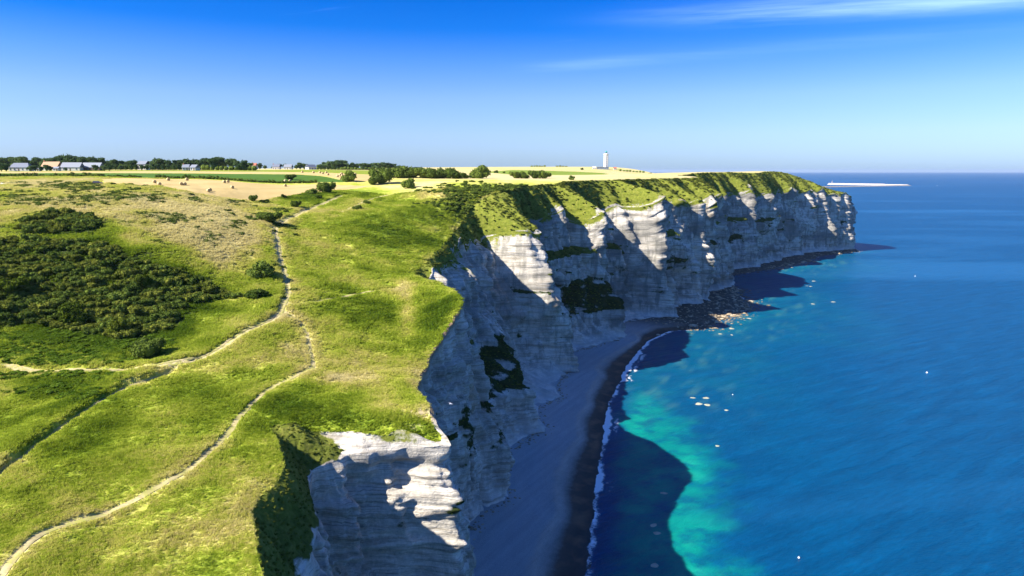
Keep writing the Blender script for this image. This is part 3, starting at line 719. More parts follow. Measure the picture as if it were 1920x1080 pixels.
me = mesh_np("beach", np.stack([BX, BY, BZ], -1).reshape(-1, 3), grid_quads(len(BA), nb)[:, ::-1])
attr_f(me, "strand", np.repeat(t[None], len(BA), 0).ravel())
attr_f(me, "shelf", np.repeat(sstep(470, 520, BA + 12 * rib(BA, 9, 91))[:, None], nb, 1).ravel())
def mat_beach():
    t = NT("shingle"); p = t.pos(); s = t.attr("strand", out="Fac")
    n = t.noise(p, .35, 5, .6); f = t.noise(p, 4.0, 5, .75); pat = t.noise(p, .09, 3)
    al = t.noise(t.mapping(t.mapping(p, (1, 1, 1), (0, 0, R(30))), (.5, .025, 1)), 1.0, 5, .6)
    e = t.math('ADD', s, t.math('MULTIPLY', t.math('SUBTRACT', n, .5), .08))
    c = t.ramp(e, [(.0, (.50, .49, .46)), (.05, (.38, .39, .385)), (.40, (.33, .345, .355)), (.58, (.34, .345, .34)), (.63, (.42, .37, .32)), (.71, (.30, .28, .25)), (.79, (.085, .065, .05)), (.88, (.055, .043, .035)), (1.0, (.035, .035, .035))])
    c = t.mix(t.math('MULTIPLY', t.ramp(e, [(.76, 0.0), (.81, 1.0), (.90, 1.0), (.97, 0.0)]), t.ramp(pat, [(.46, 0.0), (.60, .75)])), c, (.19, .11, .065))
    c = t.mix(1.0, c, t.ramp(al, [(.3, .88), (.7, 1.1)]), 'MULTIPLY')
    c = t.mix(1.0, c, t.ramp(f, [(.3, .62), (.7, 1.3)]), 'MULTIPLY')
    rk = t.ramp(t.math('ADD', t.math('MULTIPLY', n, .5), t.math('MULTIPLY', f, .5)), [(.32, (.030, .026, .018)), (.5, (.085, .068, .045)), (.68, (.17, .13, .085))])
    c = t.mix(t.attr("shelf", out="Fac"), c, rk)
    t.principled(c, .75, .25, t.bump(f, .6, .15)); return t.m
M_BEACH = mat_beach()
o = link("beach", me, M_BEACH); o["kind"] = "structure"

# ================================================================ sea
ys = np.concatenate([np.linspace(-600, 90, 24)[:-1], np.geomspace(90, 46000, 330)])
us = np.sinh(np.linspace(-3.2, 3.2, 420)) / math.sinh(3.2)
SXX = us[None] * (np.maximum(ys, 500)[:, None] * 2.6 + 300) + np.clip(ys, 0, 900)[:, None] * .34
SYY = np.repeat(ys[:, None], len(us), 1)
sa, sb = ab(SXX, SYY)
off = sb - tab(WATER, sa)
near_t = 1 - sstep(290, 360, sa)
w1 = 24 + 10 * perlin(sa / 60, 1.1, 2.2) + 16 * near_t
turq = sstep(2, 16, off + 5 * fbm(sa / 18, sb / 18, 4.1, 3)) * (1 - sstep(w1 - 12, w1 + 14, off + 12 * fbm(sa / 16, sb / 16, 9.1, 4)))
turq *= np.where(sa < 1260, 1, 0) * (.14 + .86 * near_t)
teal = (1 - sstep(30, 150, off + 28 * fbm(sa / 45, sb / 45, 14.1, 4))) * sstep(250, 420, sa) * (1 - sstep(900, 1100, sa)) * .42
reef = np.clip(fbm(sa / 14, sb / 9, 24.1, 4) * 1.6 - .25, 0, 1) * (1 - sstep(20, 95, off)) * sstep(0, 6, off) * sstep(280, 360, sa) * (1 - sstep(980, 1080, sa))
me = mesh_np("sea", np.stack([SXX, SYY, np.zeros_like(SXX)], -1).reshape(-1, 3), grid_quads(len(ys), len(us)))
attr_c(me, "depth", np.stack([np.clip(turq, 0, 1), np.clip(teal, 0, 1), reef, np.ones_like(reef)], -1).reshape(-1, 4))
def mat_sea():
    t = NT("sea water"); p = t.pos(); c = t.sepc(t.attr("depth"))
    q = t.mapping(p, (1, 1, 1), (0, 0, R(-31)))
    sw = t.noise(t.mapping(q, (.030, .17, 1)), 1.0, 6, .62, .3)
    ch = t.noise(t.mapping(q, (.22, .75, 1)), 1.0, 6, .65)
    rip = t.noise(p, 1.3, 4, .6)
    slick = t.noise(t.mapping(p, (.0011, .0042, 1), (0, 0, R(-12))), 1.0, 4, .55, .6)
    pat = t.noise(p, .05, 5, .6)
    deep = t.ramp(t.math('ADD', t.math('MULTIPLY', sw, .45), t.math('ADD', t.math('MULTIPLY', ch, .4), t.math('MULTIPLY', rip, .15))), [(.30, (.000, .026, .076)), (.5, (.000, .050, .135)), (.70, (.000, .084, .215))])  # light and dark of swell and ripples painted into the water colour
    deep = t.mix(t.ramp(slick, [(.52, 0.0), (.66, .5)]), deep, (.012, .10, .24))
    tl = t.ramp(pat, [(.35, (.000, .060, .125)), (.65, (.002, .105, .150))])
    col = t.mix(c[1], deep, tl)
    tq = t.ramp(pat, [(.3, (.000, .13, .14)), (.55, (.002, .22, .17)), (.75, (.015, .30, .21))])
    mot = t.noise(p, .085, 5, .65)
    col = t.mix(t.math('MULTIPLY', c[0], t.ramp(mot, [(.36, .25), (.54, 1.0)])), col, tq)
    col = t.mix(t.math('MULTIPLY', c[2], t.ramp(rip, [(.35, .15), (.65, .6)])), col, (.07, .20, .16))
    h = t.math('ADD', t.math('MULTIPLY', sw, 1.6), t.math('ADD', t.math('MULTIPLY', ch, .7), t.math('MULTIPLY', rip, .3)))
    pr = t.principled(col, .40, .15, t.bump(h, .75, 1.0)); pr.inputs["IOR"].default_value = 1.33
    return t.m
o = link("sea", me, mat_sea()); o["kind"] = "structure"

# ================================================================ foliage
def leaf_cloud(n, lobes, size, seed, flat=.25):
    """leaf faces over and inside a set of lobes: (cx,cy,cz,rx,ry,rz)"""
    r = np.random.default_rng(seed)
    L = np.array(lobes, float); wgt = (L[:, 3] * L[:, 4] + L[:, 3] * L[:, 5]); wgt /= wgt.sum()
    k = r.choice(len(L), n, p=wgt)
    d = r.normal(size=(n, 3)); d[:, 2] = np.abs(d[:, 2]) * r.choice([1, 1, 1, -.6], n); d /= np.linalg.norm(d, axis=1)[:, None]
    rad = r.uniform(.72, 1.06, n)[:, None]
    lump = 1 + .18 * perlin(d[:, 0] * 2.2 + k * 3.1, d[:, 1] * 2.2, d[:, 2] * 2.2)[:, None]
    c = L[k, :3] + d * L[k, 3:] * rad * lump
    nrm = d * .9 + r.normal(size=(n, 3)) * .65; nrm /= np.linalg.norm(nrm, axis=1)[:, None]
    up = r.normal(size=(n, 3)); e1 = np.cross(nrm, up); e1 /= np.linalg.norm(e1, axis=1)[:, None]; e2 = np.cross(nrm, e1)
    s = size * r.uniform(.6, 1.35, n)[:, None]
    V = np.stack([c - e1 * s, c - e2 * s * .62, c + e1 * s, c + e2 * s * .62], 1)
    V[:, 1] += nrm * s * flat; V[:, 3] += nrm * s * flat
    V = V.reshape(-1, 3); V[:, 2] = np.maximum(V[:, 2], 0.02)
    Q = np.arange(4 * n).reshape(n, 4)
    return V, Q
def core(lobes, shrink=.84, nu=9, nv=6):
    Vs, Qs = [], []; o = 0
    for cx, cy, cz, rx, ry, rz in lobes:
        th = np.linspace(0, 2 * np.pi, nu, endpoint=False); ph = np.linspace(-1.3, 1.5, nv)
        T, Pp = np.meshgrid(th, ph)
        V = np.stack([cx + rx * shrink * np.cos(T) * np.cos(Pp), cy + ry * shrink * np.sin(T) * np.cos(Pp), cz + rz * shrink * np.sin(Pp)], -1).reshape(-1, 3)
        V[:, 2] = np.maximum(V[:, 2], .01)
        for j in range(nv - 1):
            for i in range(nu):
                Qs.append((o + j * nu + i, o + j * nu + (i + 1) % nu, o + (j + 1) * nu + (i + 1) % nu, o + (j + 1) * nu + i))
        Vs.append(V); o += len(V)
    return np.concatenate(Vs), np.array(Qs)
def foliage_mesh(name, lobes, n, size, seed, mat):
    V1, Q1 = leaf_cloud(n, lobes, size, seed); V2, Q2 = core(lobes)
    me = mesh_np(name, np.concatenate([V1, V2]), np.concatenate([Q1, Q2 + len(V1)]), smooth=False)
    me.materials.append(mat); return me
def rand_lobes(seed, n, R0, H, z0=.0, r0=.42):
    r = random.Random(seed); L = [(0, 0, z0 + (H - z0) * .42, R0 * .60, R0 * .62, (H - z0) * .46)]
    for k in range(n):
        t = 2 * math.pi * (k + r.random() * .6) / n; q = R0 * r.uniform(.32, .80); s = R0 * r.uniform(r0 - .14, r0 + .08)
        zc_ = z0 + (H - z0) * r.uniform(.25, .78)
        L.append((q * math.cos(t), q * math.sin(t), zc_, s, s, min(s * r.uniform(.75, 1.05), (H - zc_) * .98, )))
    return L
M_BUSH = leaf_mat("bush leaves", (.034, .062, .010), (.15, .20, .035))
M_BUSH2 = leaf_mat("light bush leaves", (.045, .075, .008), (.15, .18, .022))
M_TREE = leaf_mat("tree leaves", (.030, .062, .024), (.11, .165, .055))
M_FERN = leaf_mat("bracken", (.035, .080, .006), (.13, .20, .020))
M_BARK = simple("bark", (.10, .075, .05), .9, .05, .3, 3)
def trunk_mesh(h, r, seed, limbs=4):
    rr = random.Random(seed); m = MB()
    m.lathe([(r * 1.25, -.4), (r, h * .15), (r * .8, h * .6), (r * .45, h)], 7)
    for k in range(limbs):
        t = 2 * math.pi * k / limbs + rr.random(); z0 = h * rr.uniform(.45, .8); l = h * rr.uniform(.4, .6)
        p0 = Vector((0, 0, z0)); p1 = Vector((math.cos(t) * l * .8, math.sin(t) * l * .8, z0 + l * .7)); ax = (p1 - p0).normalized(); e1 = ax.orthogonal().normalized(); e2 = ax.cross(e1)
        vs = []
        for p, q in ((p0, r * .5), (p1, r * .15)):
            for j in range(5):
                w = 2 * math.pi * j / 5; vs.append(p + e1 * q * math.cos(w) + e2 * q * math.sin(w))
        m.add(vs, [(j, (j + 1) % 5, 5 + (j + 1) % 5, 5 + j) for j in range(5)])
    me = m.mesh("trunk"); me.materials.append(M_BARK); return me
# unit bushes: radius 1, height ~1.25
BUSHM = [foliage_mesh("bush", rand_lobes(s, 7, 1.0, 1.25), 1500, .085, s, M_BUSH) for s in (1, 2, 3)]
BUSHL = [foliage_mesh("light_bush", rand_lobes(s, 7, 1.0, 1.2), 1500, .085, s, M_BUSH2) for s in (4, 5)]
BSTEM = trunk_mesh(.7, .07, 3)
TREEM = [foliage_mesh("tree_crown", rand_lobes(s, 9, 4.6 + .5 * (s % 3), 12.5 + (s % 2), .7 + .4 * (s % 3)), 1500, .50, s, M_TREE) for s in (21, 22, 23, 24, 25)]
TSTEM = [trunk_mesh(6, .32, 5), trunk_mesh(7, .38, 6)]
SHRUB = [foliage_mesh("shrub", rand_lobes(s, 5, 1.0, 1.0), 420, .13, s, M_BUSH) for s in (31, 32, 33)]
SHRUBL = [foliage_mesh("light_shrub", rand_lobes(s, 5, 1.0, 1.0), 420, .13, s, M_FERN) for s in (34, 35)]

M_SLOPE = leaf_mat("slope scrub leaves", (.060, .085, .012), (.20, .22, .035))
SHRUBC = [foliage_mesh("slope_shrub", rand_lobes(s, 5, 1.0, 1.0), 420, .13, s, M_SLOPE) for s in (36, 37)]
def bush(px, py, wpx, label, hratio=.62, light=False, d=None, group=None, cat="bush"):
    """a bush whose foot stands at the pixel and whose width is wpx"""
    if d is None:
        x, y = march(px, py); x, y = float(x[0]), float(y[0])
    else:
        x = ray(px, py)[0] * d; y = d
    z = float(zmesh(np.array([x]), np.array([y]))[0])
    wr = wpx / 1280 * y * .5
    o = empty("bush", (x, y, z - .12 * wr), random.random() * 6.28)
    o.scale = (wr, wr, wr * hratio / .62)
    tag(o, label, cat, group)
    me = random.choice(BUSHL if light else BUSHM)
    link("crown", me, None, o); link("stem", BSTEM, None, o)
    return o
G1 = "bushes scattered over the valley and plateau"
for a_ in [
    (492, 520, 56, "rounded dark green bush beside the bend of the vehicle track"),
    (482, 558, 44, "low dark bush just below the rounded one beside the track", .40),
    (505, 418, 46, "wide dark bush where the vehicle track narrows uphill", .5),
    (555, 391, 19, "small round bush on green slope under the stubble field", .8),
    (612, 362, 34, "largest bush at the lower corner of the stubble field", .7),
    (600, 356, 13, "little bush touching the left of the largest corner bush", .9),
    (584, 363, 22, "flat bush on the lower edge of the stubble field", .5),
    (475, 377, 17, "small dark bush at the bottom tip of the stubble field", .8),
    (492, 379, 14, "low flat bush right of the stubble field's bottom tip", .4),
    (532, 372, 11, "tiny round bush on the stubble field's lower border", .8),
    (598, 375, 12, "grey-green shrub above the dark ditch line", .8),
    (502, 379, 8, "tiniest shrub on the border below the stubble field", .8),
    (766, 352, 26, "lone round bush on the dry meadow left of the cliff hill", .75),
    (688, 382, 14, "small bush on the lit slope under the pale path", .6),
    (670, 392, 18, "low dark bush left below the pale upper path", .5),
    (656, 340, 32, "olive bush in front of the far bale field", .7),
    (715, 344, 44, "big dark bush left of the long thicket on the plateau", .75),
    (700, 346, 24, "smaller bush leaning on the big dark plateau bush", .7),
    (545, 337, 20, "bush in the hedge below the green crop field", .6),
]: bush(a_[0], a_[1], a_[2], a_[3], a_[4] if len(a_) > 4 else .62, group=G1)
for k, (px, py, w, d, h) in enumerate([(750,334,40,520,.60),(773,334,42,525,.56),(797,334,42,520,.55),(818,335,40,515,.50),(838,333,38,530,.58),(855,334,36,515,.48),(873,332,20,530,.45)]):
    bush(px, py, w, "%s bush from the left in the long plateau thicket" % ordinal(k), h, d=d, group="bushes of the long plateau thicket")
bush(900, 331, 38, "lone broad bush right of the long plateau thicket", .7, d=540)
bush(968, 330, 24, "left half of the first bush pair before the lighthouse field", .62, d=600)
bush(980, 330, 24, "right half of the first bush pair before the lighthouse field", .6, d=600)
bush(1003, 330, 24, "left half of the second bush pair before the lighthouse field", .7, d=610)
bush(1020, 330, 24, "right half of the second bush pair before the lighthouse field", .7, d=610)
bush(1072, 331, 13, "small dark bush alone on the dry plateau edge", .7, d=560)
bush(930, 320, 9, "left of two tiny bushes on the skyline field", .6, d=900)
bush(945, 320, 6, "right of two tiny bushes on the skyline field", .6, d=900)
bush(1091, 318.5, 7, "tiny bush on skyline left of the lighthouse", .6, d=1450)
bush(1219, 319, 10, "tiny bush on skyline right of the lighthouse", .6, d=1300)
bush(274, 668, 66, "big rounded bush at lower right end of the hillside thicket", .6)
bush(217, 630, 40, "brownish domed bush in the middle of the hillside thicket", .95, light=True)
bush(138, 608, 66, "broad yellow-green bush low in the hillside thicket", .7, light=True)
bush(275, 538, 36, "pale yellowish bush high in the hillside thicket", .8, light=True)
bush(30, 552, 60, "bright lime bush at left edge of the hillside thicket", .6, light=True)

# ---------------------------------------------------------------- scatter of uncountable growth (stuff)
def scatter(name, pts, rotz, scale, meshes, idx=None, attrs=None, tilt=None):
    srcs = bpy.data.collections.new(name + "_source")
    for m in meshes:
        so = bpy.data.objects.new("source_" + m.name, m); srcs.objects.link(so)
    me = bpy.data.meshes.new(name); n = len(pts)
    me.vertices.add(n); me.vertices.foreach_set("co", np.ascontiguousarray(pts, np.float32).ravel())
    rot = np.zeros((n, 3)); rot[:, 2] = rotz
    if tilt is not None: rot[:, :2] = tilt
    attr_v(me, "rot", rot)
    sc = np.asarray(scale, float); sc = np.repeat(sc[:, None], 3, 1) if sc.ndim == 1 else sc
    attr_v(me, "scl", sc)
    ia = me.attributes.new("pick", 'INT', 'POINT'); ia.data.foreach_set("value", (np.random.default_rng(3).integers(0, len(meshes), n) if idx is None else idx).astype(np.int32))
    if attrs:
        for k, v in attrs.items(): attr_f(me, k, v)
    o = bpy.data.objects.new(name, me); COL.objects.link(o); o["kind"] = "stuff"
    ng = bpy.data.node_groups.new(name, 'GeometryNodeTree')
    ng.interface.new_socket("Geometry", in_out='INPUT', socket_type='NodeSocketGeometry'); ng.interface.new_socket("Geometry", in_out='OUTPUT', socket_type='NodeSocketGeometry')
    N, Lk = ng.nodes, ng.links
    gi, go = N.new("NodeGroupInput"), N.new("NodeGroupOutput")
    ip = N.new("GeometryNodeInstanceOnPoints"); ci = N.new("GeometryNodeCollectionInfo")
    ci.inputs["Collection"].default_value = srcs; ci.inputs["Separate Children"].default_value = True; ci.inputs["Reset Children"].default_value = True
    ip.inputs["Pick Instance"].default_value = True
    def na(nm, dt):
        a = N.new("GeometryNodeInputNamedAttribute"); a.data_type = dt; a.inputs["Name"].default_value = nm; return a.outputs["Attribute"]
    Lk.new(gi.outputs[0], ip.inputs["Points"]); Lk.new(ci.outputs[0], ip.inputs["Instance"])
    Lk.new(na("pick", 'INT'), ip.inputs["Instance Index"]); Lk.new(na("rot", 'FLOAT_VECTOR'), ip.inputs["Rotation"]); Lk.new(na("scl", 'FLOAT_VECTOR'), ip.inputs["Scale"])
    Lk.new(ip.outputs[0], go.inputs[0])
    md = o.modifiers.new("scatter", 'NODES'); md.node_group = ng
    return o
def land_points(n, weight):
    """random points of the land sheet by cell weight"""
    w = weight[:-1, :-1] * np.abs(np.diff(LA))[:, None] * np.abs(np.diff(LB, axis=1))[:-1]
    w = np.clip(w, 0, None).ravel(); cs = np.cumsum(w); k = np.searchsorted(cs, rng.random(n) * cs[-1])
    i, j = np.divmod(k, NC - 1); f, g = rng.random(n), rng.random(n)
    def bl(M): return (M[i, j] * (1 - g) + M[i, j + 1] * g) * (1 - f) + (M[i + 1, j] * (1 - g) + M[i + 1, j + 1] * g) * f
    return bl(LX), bl(LY), bl(LZ), bl(LATTR[..., 0]), bl(LATTR[..., 1]), bl(LATTR[..., 2])
inframe = ((LPX > -900) & (LPX < 2500) & (LPY < 2300) & (LPY > 250) & (LY > 20)).astype(float)
isfield = np.zeros(len(LV), bool); isfield[np.unique(quads[owner > 0])] = True; isfield = isfield.reshape(LX.shape)
dist = np.sqrt(LX ** 2 + LY ** 2 + (CAMH - LZ) ** 2)
# thicket on the left hillside
thick = np.zeros_like(LX)
TH = [(0,455),(60,448),(130,452),(190,462),(215,480),(262,492),(300,505),(345,520),(400,540),(438,552),(442,565),(400,566),(352,572),(335,590),(345,610),(300,625),(235,640),(190,632),(120,618),(60,608),(0,622),(-200,640),(-200,450)]
TH2 = [(30,432),(70,405),(130,402),(190,412),(200,425),(150,440),(60,442)]
for P in (TH, TH2):
    thick = np.maximum(thick, inpoly(LPX, LPY, P) & (LY < 300))
x, y, z, dr, sc_, br = land_points(1900, thick.astype(float) * inframe)
s = .7 + 2.3 * rng.random(len(x)) ** 1.6
pk_ = np.where(rng.random(len(x)) < .45, 3, rng.integers(0, 3, len(x)))
scatter("hillside_thicket", np.stack([x, y, z - .2 * s], 1), rng.random(len(x)) * 6.28, np.stack([s, s, s * rng.uniform(.7, 1.2, len(x))], 1), SHRUB + SHRUBC, idx=np.where(pk_ == 3, rng.integers(3, 5, len(x)), pk_))
# bracken and nettles below it
FERN = [(0,625),(120,620),(240,640),(300,628),(330,640),(300,668),(200,684),(60,690),(0,680),(-200,690),(-200,640)]
fw = (inpoly(LPX, LPY, FERN) & (LY < 220)) * 1.0 + (inpoly(LPX, LPY, [(0,700),(110,697),(245,702),(200,738),(150,760),(90,738),(0,742)]) & (LY < 200)) * .5
x, y, z, dr, sc_, br = land_points(1300, fw * inframe)
s = rng.uniform(.45, 1.2, len(x))
scatter("bracken", np.stack([x, y, z - .15 * s], 1), rng.random(len(x)) * 6.28, np.stack([s, s, s * .7], 1), SHRUBL)
# low gorse and bramble spots on the dry slopes
gor = np.clip((fbm(LX / 10, LY / 10, 77.0, 3) - .30) * 4, 0, 1) * (LPX < 560) * (LPY > 335) * (LPY < 560) * (LY < 345) * (1 - thick)
gor += 1.5 * (blob(215,372,60,7)+blob(90,378,80,6)+blob(330,410,28,7)+blob(280,405,16,5)+blob(30,375,40,6)+blob(150,428,55,8)+blob(290,345,30,4)+blob(140,352,40,5)) * (LY < 345)
gor += .9 * (blob(900,358,70,6) + 1.2 * blob(870,380,40,20) + .8 * blob(930,395,40,20) + blob(1000,350,40,4)) * (LY < 470)
x, y, z, dr, sc_, br = land_points(3000, gor * inframe * ~isfield)
s = rng.uniform(.5, 1.6, len(x)) * np.clip(y / 260, .6, 1.5)
scatter("low_gorse", np.stack([x, y, z - .2 * s], 1), rng.random(len(x)) * 6.28, np.stack([s, s, s * .7], 1), SHRUB)

# grass: tufts of blades
def mat_grass():
    t = NT("grass blades"); d = t.attr("dry", 'INSTANCER', "Fac"); n = t.noise(t.pos(), 1.3, 4, .65)
    f = t.math('ADD', d, t.math('MULTIPLY', t.math('SUBTRACT', n, .5), .9), clamp=True)
    c = t.ramp(f, [(0.0, (0.073, 0.128, 0.010)), (.22, (0.183, 0.250, 0.018)), (.42, (.33, .39, .04)), (.60, (.47, .46, .095)), (.8, (.53, .47, .165)), (1.0, (.62, .54, .26))])
    df = t.node("ShaderNodeBsdfDiffuse"); t.inp(df.inputs[0], c); tr = t.node("ShaderNodeBsdfTranslucent"); t.inp(tr.inputs[0], c)
    mx = t.node("ShaderNodeMixShader"); mx.inputs[0].default_value = .42; t.l.new(df.outputs[0], mx.inputs[1]); t.l.new(tr.outputs[0], mx.inputs[2]); t.l.new(mx.outputs[0], t.out.inputs[0]); return t.m
M_GRASS = mat_grass()
def tuft(seed, n=22):
    r = np.random.default_rng(seed); V = []; T = []
    for k in range(n):
        t = r.random() * 6.28; q = math.sqrt(r.random()) * .55; x, y = q * math.cos(t), q * math.sin(t); h = r.uniform(.35, .8); w = r.uniform(.05, .11); f = r.random() * 6.28
        lx, ly = r.normal(.12, .16), r.normal(0, .16); i = len(V)
        V += [(x - w * math.cos(f), y - w * math.sin(f), -.08), (x + w * math.cos(f), y + w * math.sin(f), -.08), (x + lx, y + ly, h)]; T.append((i, i + 1, i + 2))
    me = mesh_np("tuft", np.array(V), None, np.array(T), smooth=False); me.materials.append(M_GRASS); return me
TUFTS = [tuft(s) for s in range(5)]
gw = inframe * (~isfield) * (1 - LATTR[..., 2]) ** 2 * (LY < 420) / np.maximum(dist, 70) ** 1.7 * (1 - .8 * thick)
gw *= .35 + 1.0 * sstep(-.25, .3, fbm(LX / 6, LY / 6, 5.5, 3))
x, y, z, dr, sc_, br = land_points(230000, gw)
s = rng.uniform(.5, 1.15, len(x)) * np.clip(np.hypot(x, y) / 120, .75, 2.0)
tall = .55 + .5 * sstep(-.2, .4, fbm(x / 8, y / 8, 15.5, 2))
keep = np.ones(len(x), bool)
for nm, L, hw, dep, wear in PLINES:
    d_, s_ = path_dist(x, y, L); keep &= d_ > (hw + .35 if nm != "cliff top path" else hw * .7)
scatter("meadow_grass", np.stack([x, y, z], 1)[keep], (rng.random(len(x)) * .9 - .3)[keep], np.stack([s, s, s * tall * .62], 1)[keep], TUFTS, attrs={"dry": np.clip(dr - .25 * sc_, 0, 1)[keep]})

# scrub on the cliff: top slopes green, ledges dark
CXc, CYc, CZc, vg, A2c, K2c, SZc = CLIFF
dx = np.sqrt(np.diff(CXc, axis=1)[:-1] ** 2 + np.diff(CYc, axis=1)[:-1] ** 2 + np.diff(CZc, axis=1)[:-1] ** 2) * np.diff(CA)[:, None]
def cliff_points(n, w):
    ww = (w[:-1, :-1] * dx).ravel(); cs = np.cumsum(ww); k = np.searchsorted(cs, rng.random(n) * cs[-1]); i, j = np.divmod(k, CXc.shape[1] - 1); f = rng.random(n); g = rng.random(n)
    def bl(M): return (M[i, j] * (1 - g) + M[i, j + 1] * g) * (1 - f) + (M[i + 1, j] * (1 - g) + M[i + 1, j + 1] * g) * f
    return bl(CXc), bl(CYc), bl(CZc)
dc = 1 / np.maximum(np.hypot(CXc, CYc), 90) ** .8
x, y, z = cliff_points(7000, np.clip(vg - .55, 0, .6) * (K2c == 0) * (A2c < 1150) * dc)
s = rng.uniform(.35, .95, len(x)) * np.clip(np.hypot(x, y) / 350, .45, 1.7)
scatter("cliff_slope_scrub", np.stack([x, y, z - .35 * s], 1), rng.random(len(x)) * 6.28, np.stack([s, s, s * .75], 1), SHRUBC)
x, y, z = cliff_points(3800, np.clip(vg - .5, 0, .6) * (K2c >= 1) * (A2c < 1150) * dc)
s = rng.uniform(.3, .9, len(x)) * np.clip(np.hypot(x, y) / 330, .55, 1.6)
scatter("ledge_ivy", np.stack([x, y, z - .35 * s], 1), rng.random(len(x)) * 6.28, np.stack([s, s, s * .8], 1), SHRUB)
#@@MORE@@
# ================================================================ foam along the shore
FA = rowset(.004, 120, 1150); nf = 26; t = np.linspace(0, 1, nf)
fb = tab(WATER, FA) + .8 * rib(FA, 14, 61) + 1.6 * rib(FA, 6, 71) + .8 * rib(FA, 2.2, 72)
FB = fb[:, None] - 1.8 + 12.0 * t[None]; FA2 = np.repeat(FA[:, None], nf, 1)
FX, FY = xy(FA2, FB)
me = mesh_np("foam", np.stack([FX, FY, .07 + .10 * np.sin(t * math.pi)[None] + 0 * FX], -1).reshape(-1, 3), grid_quads(len(FA), nf)[:, ::-1])
prof = np.interp(t, [0, .06, .14, .28, .42, .52, .62, .8, 1], [0, .8, .95, .6, .25, .42, .36, .15, 0])[None] + 0 * FX
prof = prof * (.55 + .9 * np.clip(rib(FA, 16, 73) + .35, 0, 1))[:, None] * (1 - .5 * sstep(420, 520, FA))[:, None]
attr_f(me, "froth", prof.ravel())
def mat_foam():
    t = NT("foam"); p = t.pos(); f = t.attr("froth", out="Fac")
    n = t.noise(p, 1.1, 6, .7, .5); n2 = t.noise(p, .28, 3)
    k = t.math('MULTIPLY', t.math('SUBTRACT', t.math('ADD', f, t.math('MULTIPLY', t.math('ADD', n, n2), .55)), .95), 4.0, clamp=True)
    d = t.node("ShaderNodeBsdfDiffuse"); d.inputs[0].default_value = (.78, .80, .82, 1)
    tr = t.node("ShaderNodeBsdfTransparent"); mx = t.node("ShaderNodeMixShader")
    t.l.new(k, mx.inputs[0]); t.l.new(tr.outputs[0], mx.inputs[1]); t.l.new(d.outputs[0], mx.inputs[2]); t.l.new(mx.outputs[0], t.out.inputs[0]); return t.m
o = link("shore_foam", me, mat_foam()); o["kind"] = "stuff"

# ================================================================ rocks on the shore
def mat_rock():
    t = NT("shore rock"); p = t.pos(); n = t.noise(p, .9, 5, .6); r = t.rnd()
    c = t.ramp(t.math('ADD', t.math('MULTIPLY', n, .6), t.math('MULTIPLY', r, .4)), [(.25, (.16, .12, .08)), (.55, (.36, .29, .19)), (.8, (.52, .45, .32))])
    P = t.sepx(p); w = t.node("ShaderNodeMapRange"); w.inputs[1].default_value = .7; w.inputs[2].default_value = .1; t.l.new(P[2], w.inputs[0])
    c = t.mix(t.math('MULTIPLY', w.outputs[0], .8), c, (.07, .06, .035))
    t.principled(c, .8, .2, t.bump(t.noise(p, 3, 5, .7), .7, .2)); return t.m
M_ROCK = mat_rock()
import bmesh
def rock_mesh(seed, flat):
    bm = bmesh.new(); bmesh.ops.create_icosphere(bm, subdivisions=2, radius=1.0)
    for v in bm.verts:
        c = v.co; d = 1 + .38 * float(perlin(c.x * 1.1 + seed, c.y * 1.1, c.z * 1.1)) + .2 * float(perlin(c.x * 2.7, c.y * 2.7 + seed, c.z * 2.7))
        v.co = Vector((c.x * d * 1.25, c.y * d, max(c.z * d, -.35) * flat))
    me = bpy.data.meshes.new("rock"); bm.to_mesh(me); bm.free(); me.materials.append(M_ROCK); return me
ROCKS = [rock_mesh(s * 3.3, f) for s, f in ((1, .6), (2, .75), (3, .5), (4, .65), (5, .4))]
def beach_z(a, b):
    q0 = tab(BASE, a) - 3.0; q1 = np.maximum(tab(WATER, a), q0 + 5); u = (b - q0) / (q1 - q0)
    return np.interp(u, [0, .08, .45, .58, .62, .85, 1.0, 1.35, 3], [3.6, 3.2, 2.1, 1.9, 1.5, .55, .0, -1.8, -3])
ZONES = [  # a0, a1, b offset from water line (lo, hi), count, size, label, group
    (505, 690, -34, 6, 120, (.8, 2.6), "dark brown boulder on the rock shelf below the middle headland", "boulders of the middle rock shelf"),
    (470, 640, -4, 24, 46, (.7, 2.0), "wet boulder at the outer water edge of the middle rock shelf", "boulders at the shelf's water edge"),
    (690, 850, -12, 6, 40, (.7, 2.2), "dark boulder on the small cove shore before the cape", "boulders of the small cove"),
    (868, 985, -12, 12, 78, (.9, 3.2), "pale sunlit boulder on the spit before the cape", "boulders of the sunlit spit"),
    (1060, 1150, -6, 10, 22, (1., 2.8), "boulder lying at the foot of the far cape", "boulders at the cape's foot"),
]
rr = random.Random(5)
for a0, a1, o0, o1, n, (s0, s1), lab, grp in ZONES:
    for k in range(n):
        a_ = rr.uniform(a0, a1); bw = float(tab(WATER, a_)); bb_ = float(tab(BASE, a_)) + 2
        b_ = max(bw + rr.triangular(o0, o1, 0), bb_)
        s_ = s0 + (s1 - s0) * rr.random() ** 1.8; zz_ = max(float(beach_z(a_, b_)), -.25)
        x_, y_ = xy(a_, b_)
        o = link("boulder", rr.choice(ROCKS)); o.location = (x_, y_, zz_ - .08 * s_); o.rotation_euler = (rr.uniform(-.2, .2), rr.uniform(-.2, .2), rr.random() * 6.28); o.scale = (s_, s_, s_ * rr.uniform(.7, 1.2))
        tag(o, lab, "boulder", grp)
n = 2600
ra = np.concatenate([rng.uniform(500, 700, 1500), rng.uniform(690, 1140, 1100)]); bw = tab(WATER, ra); b0_ = tab(BASE, ra) + 1
rb = np.where(rng.random(n) < .7, b0_ + (bw + 6 - b0_) * rng.random(n), bw + rng.normal(2, 6, n)); rb = np.maximum(rb, b0_)
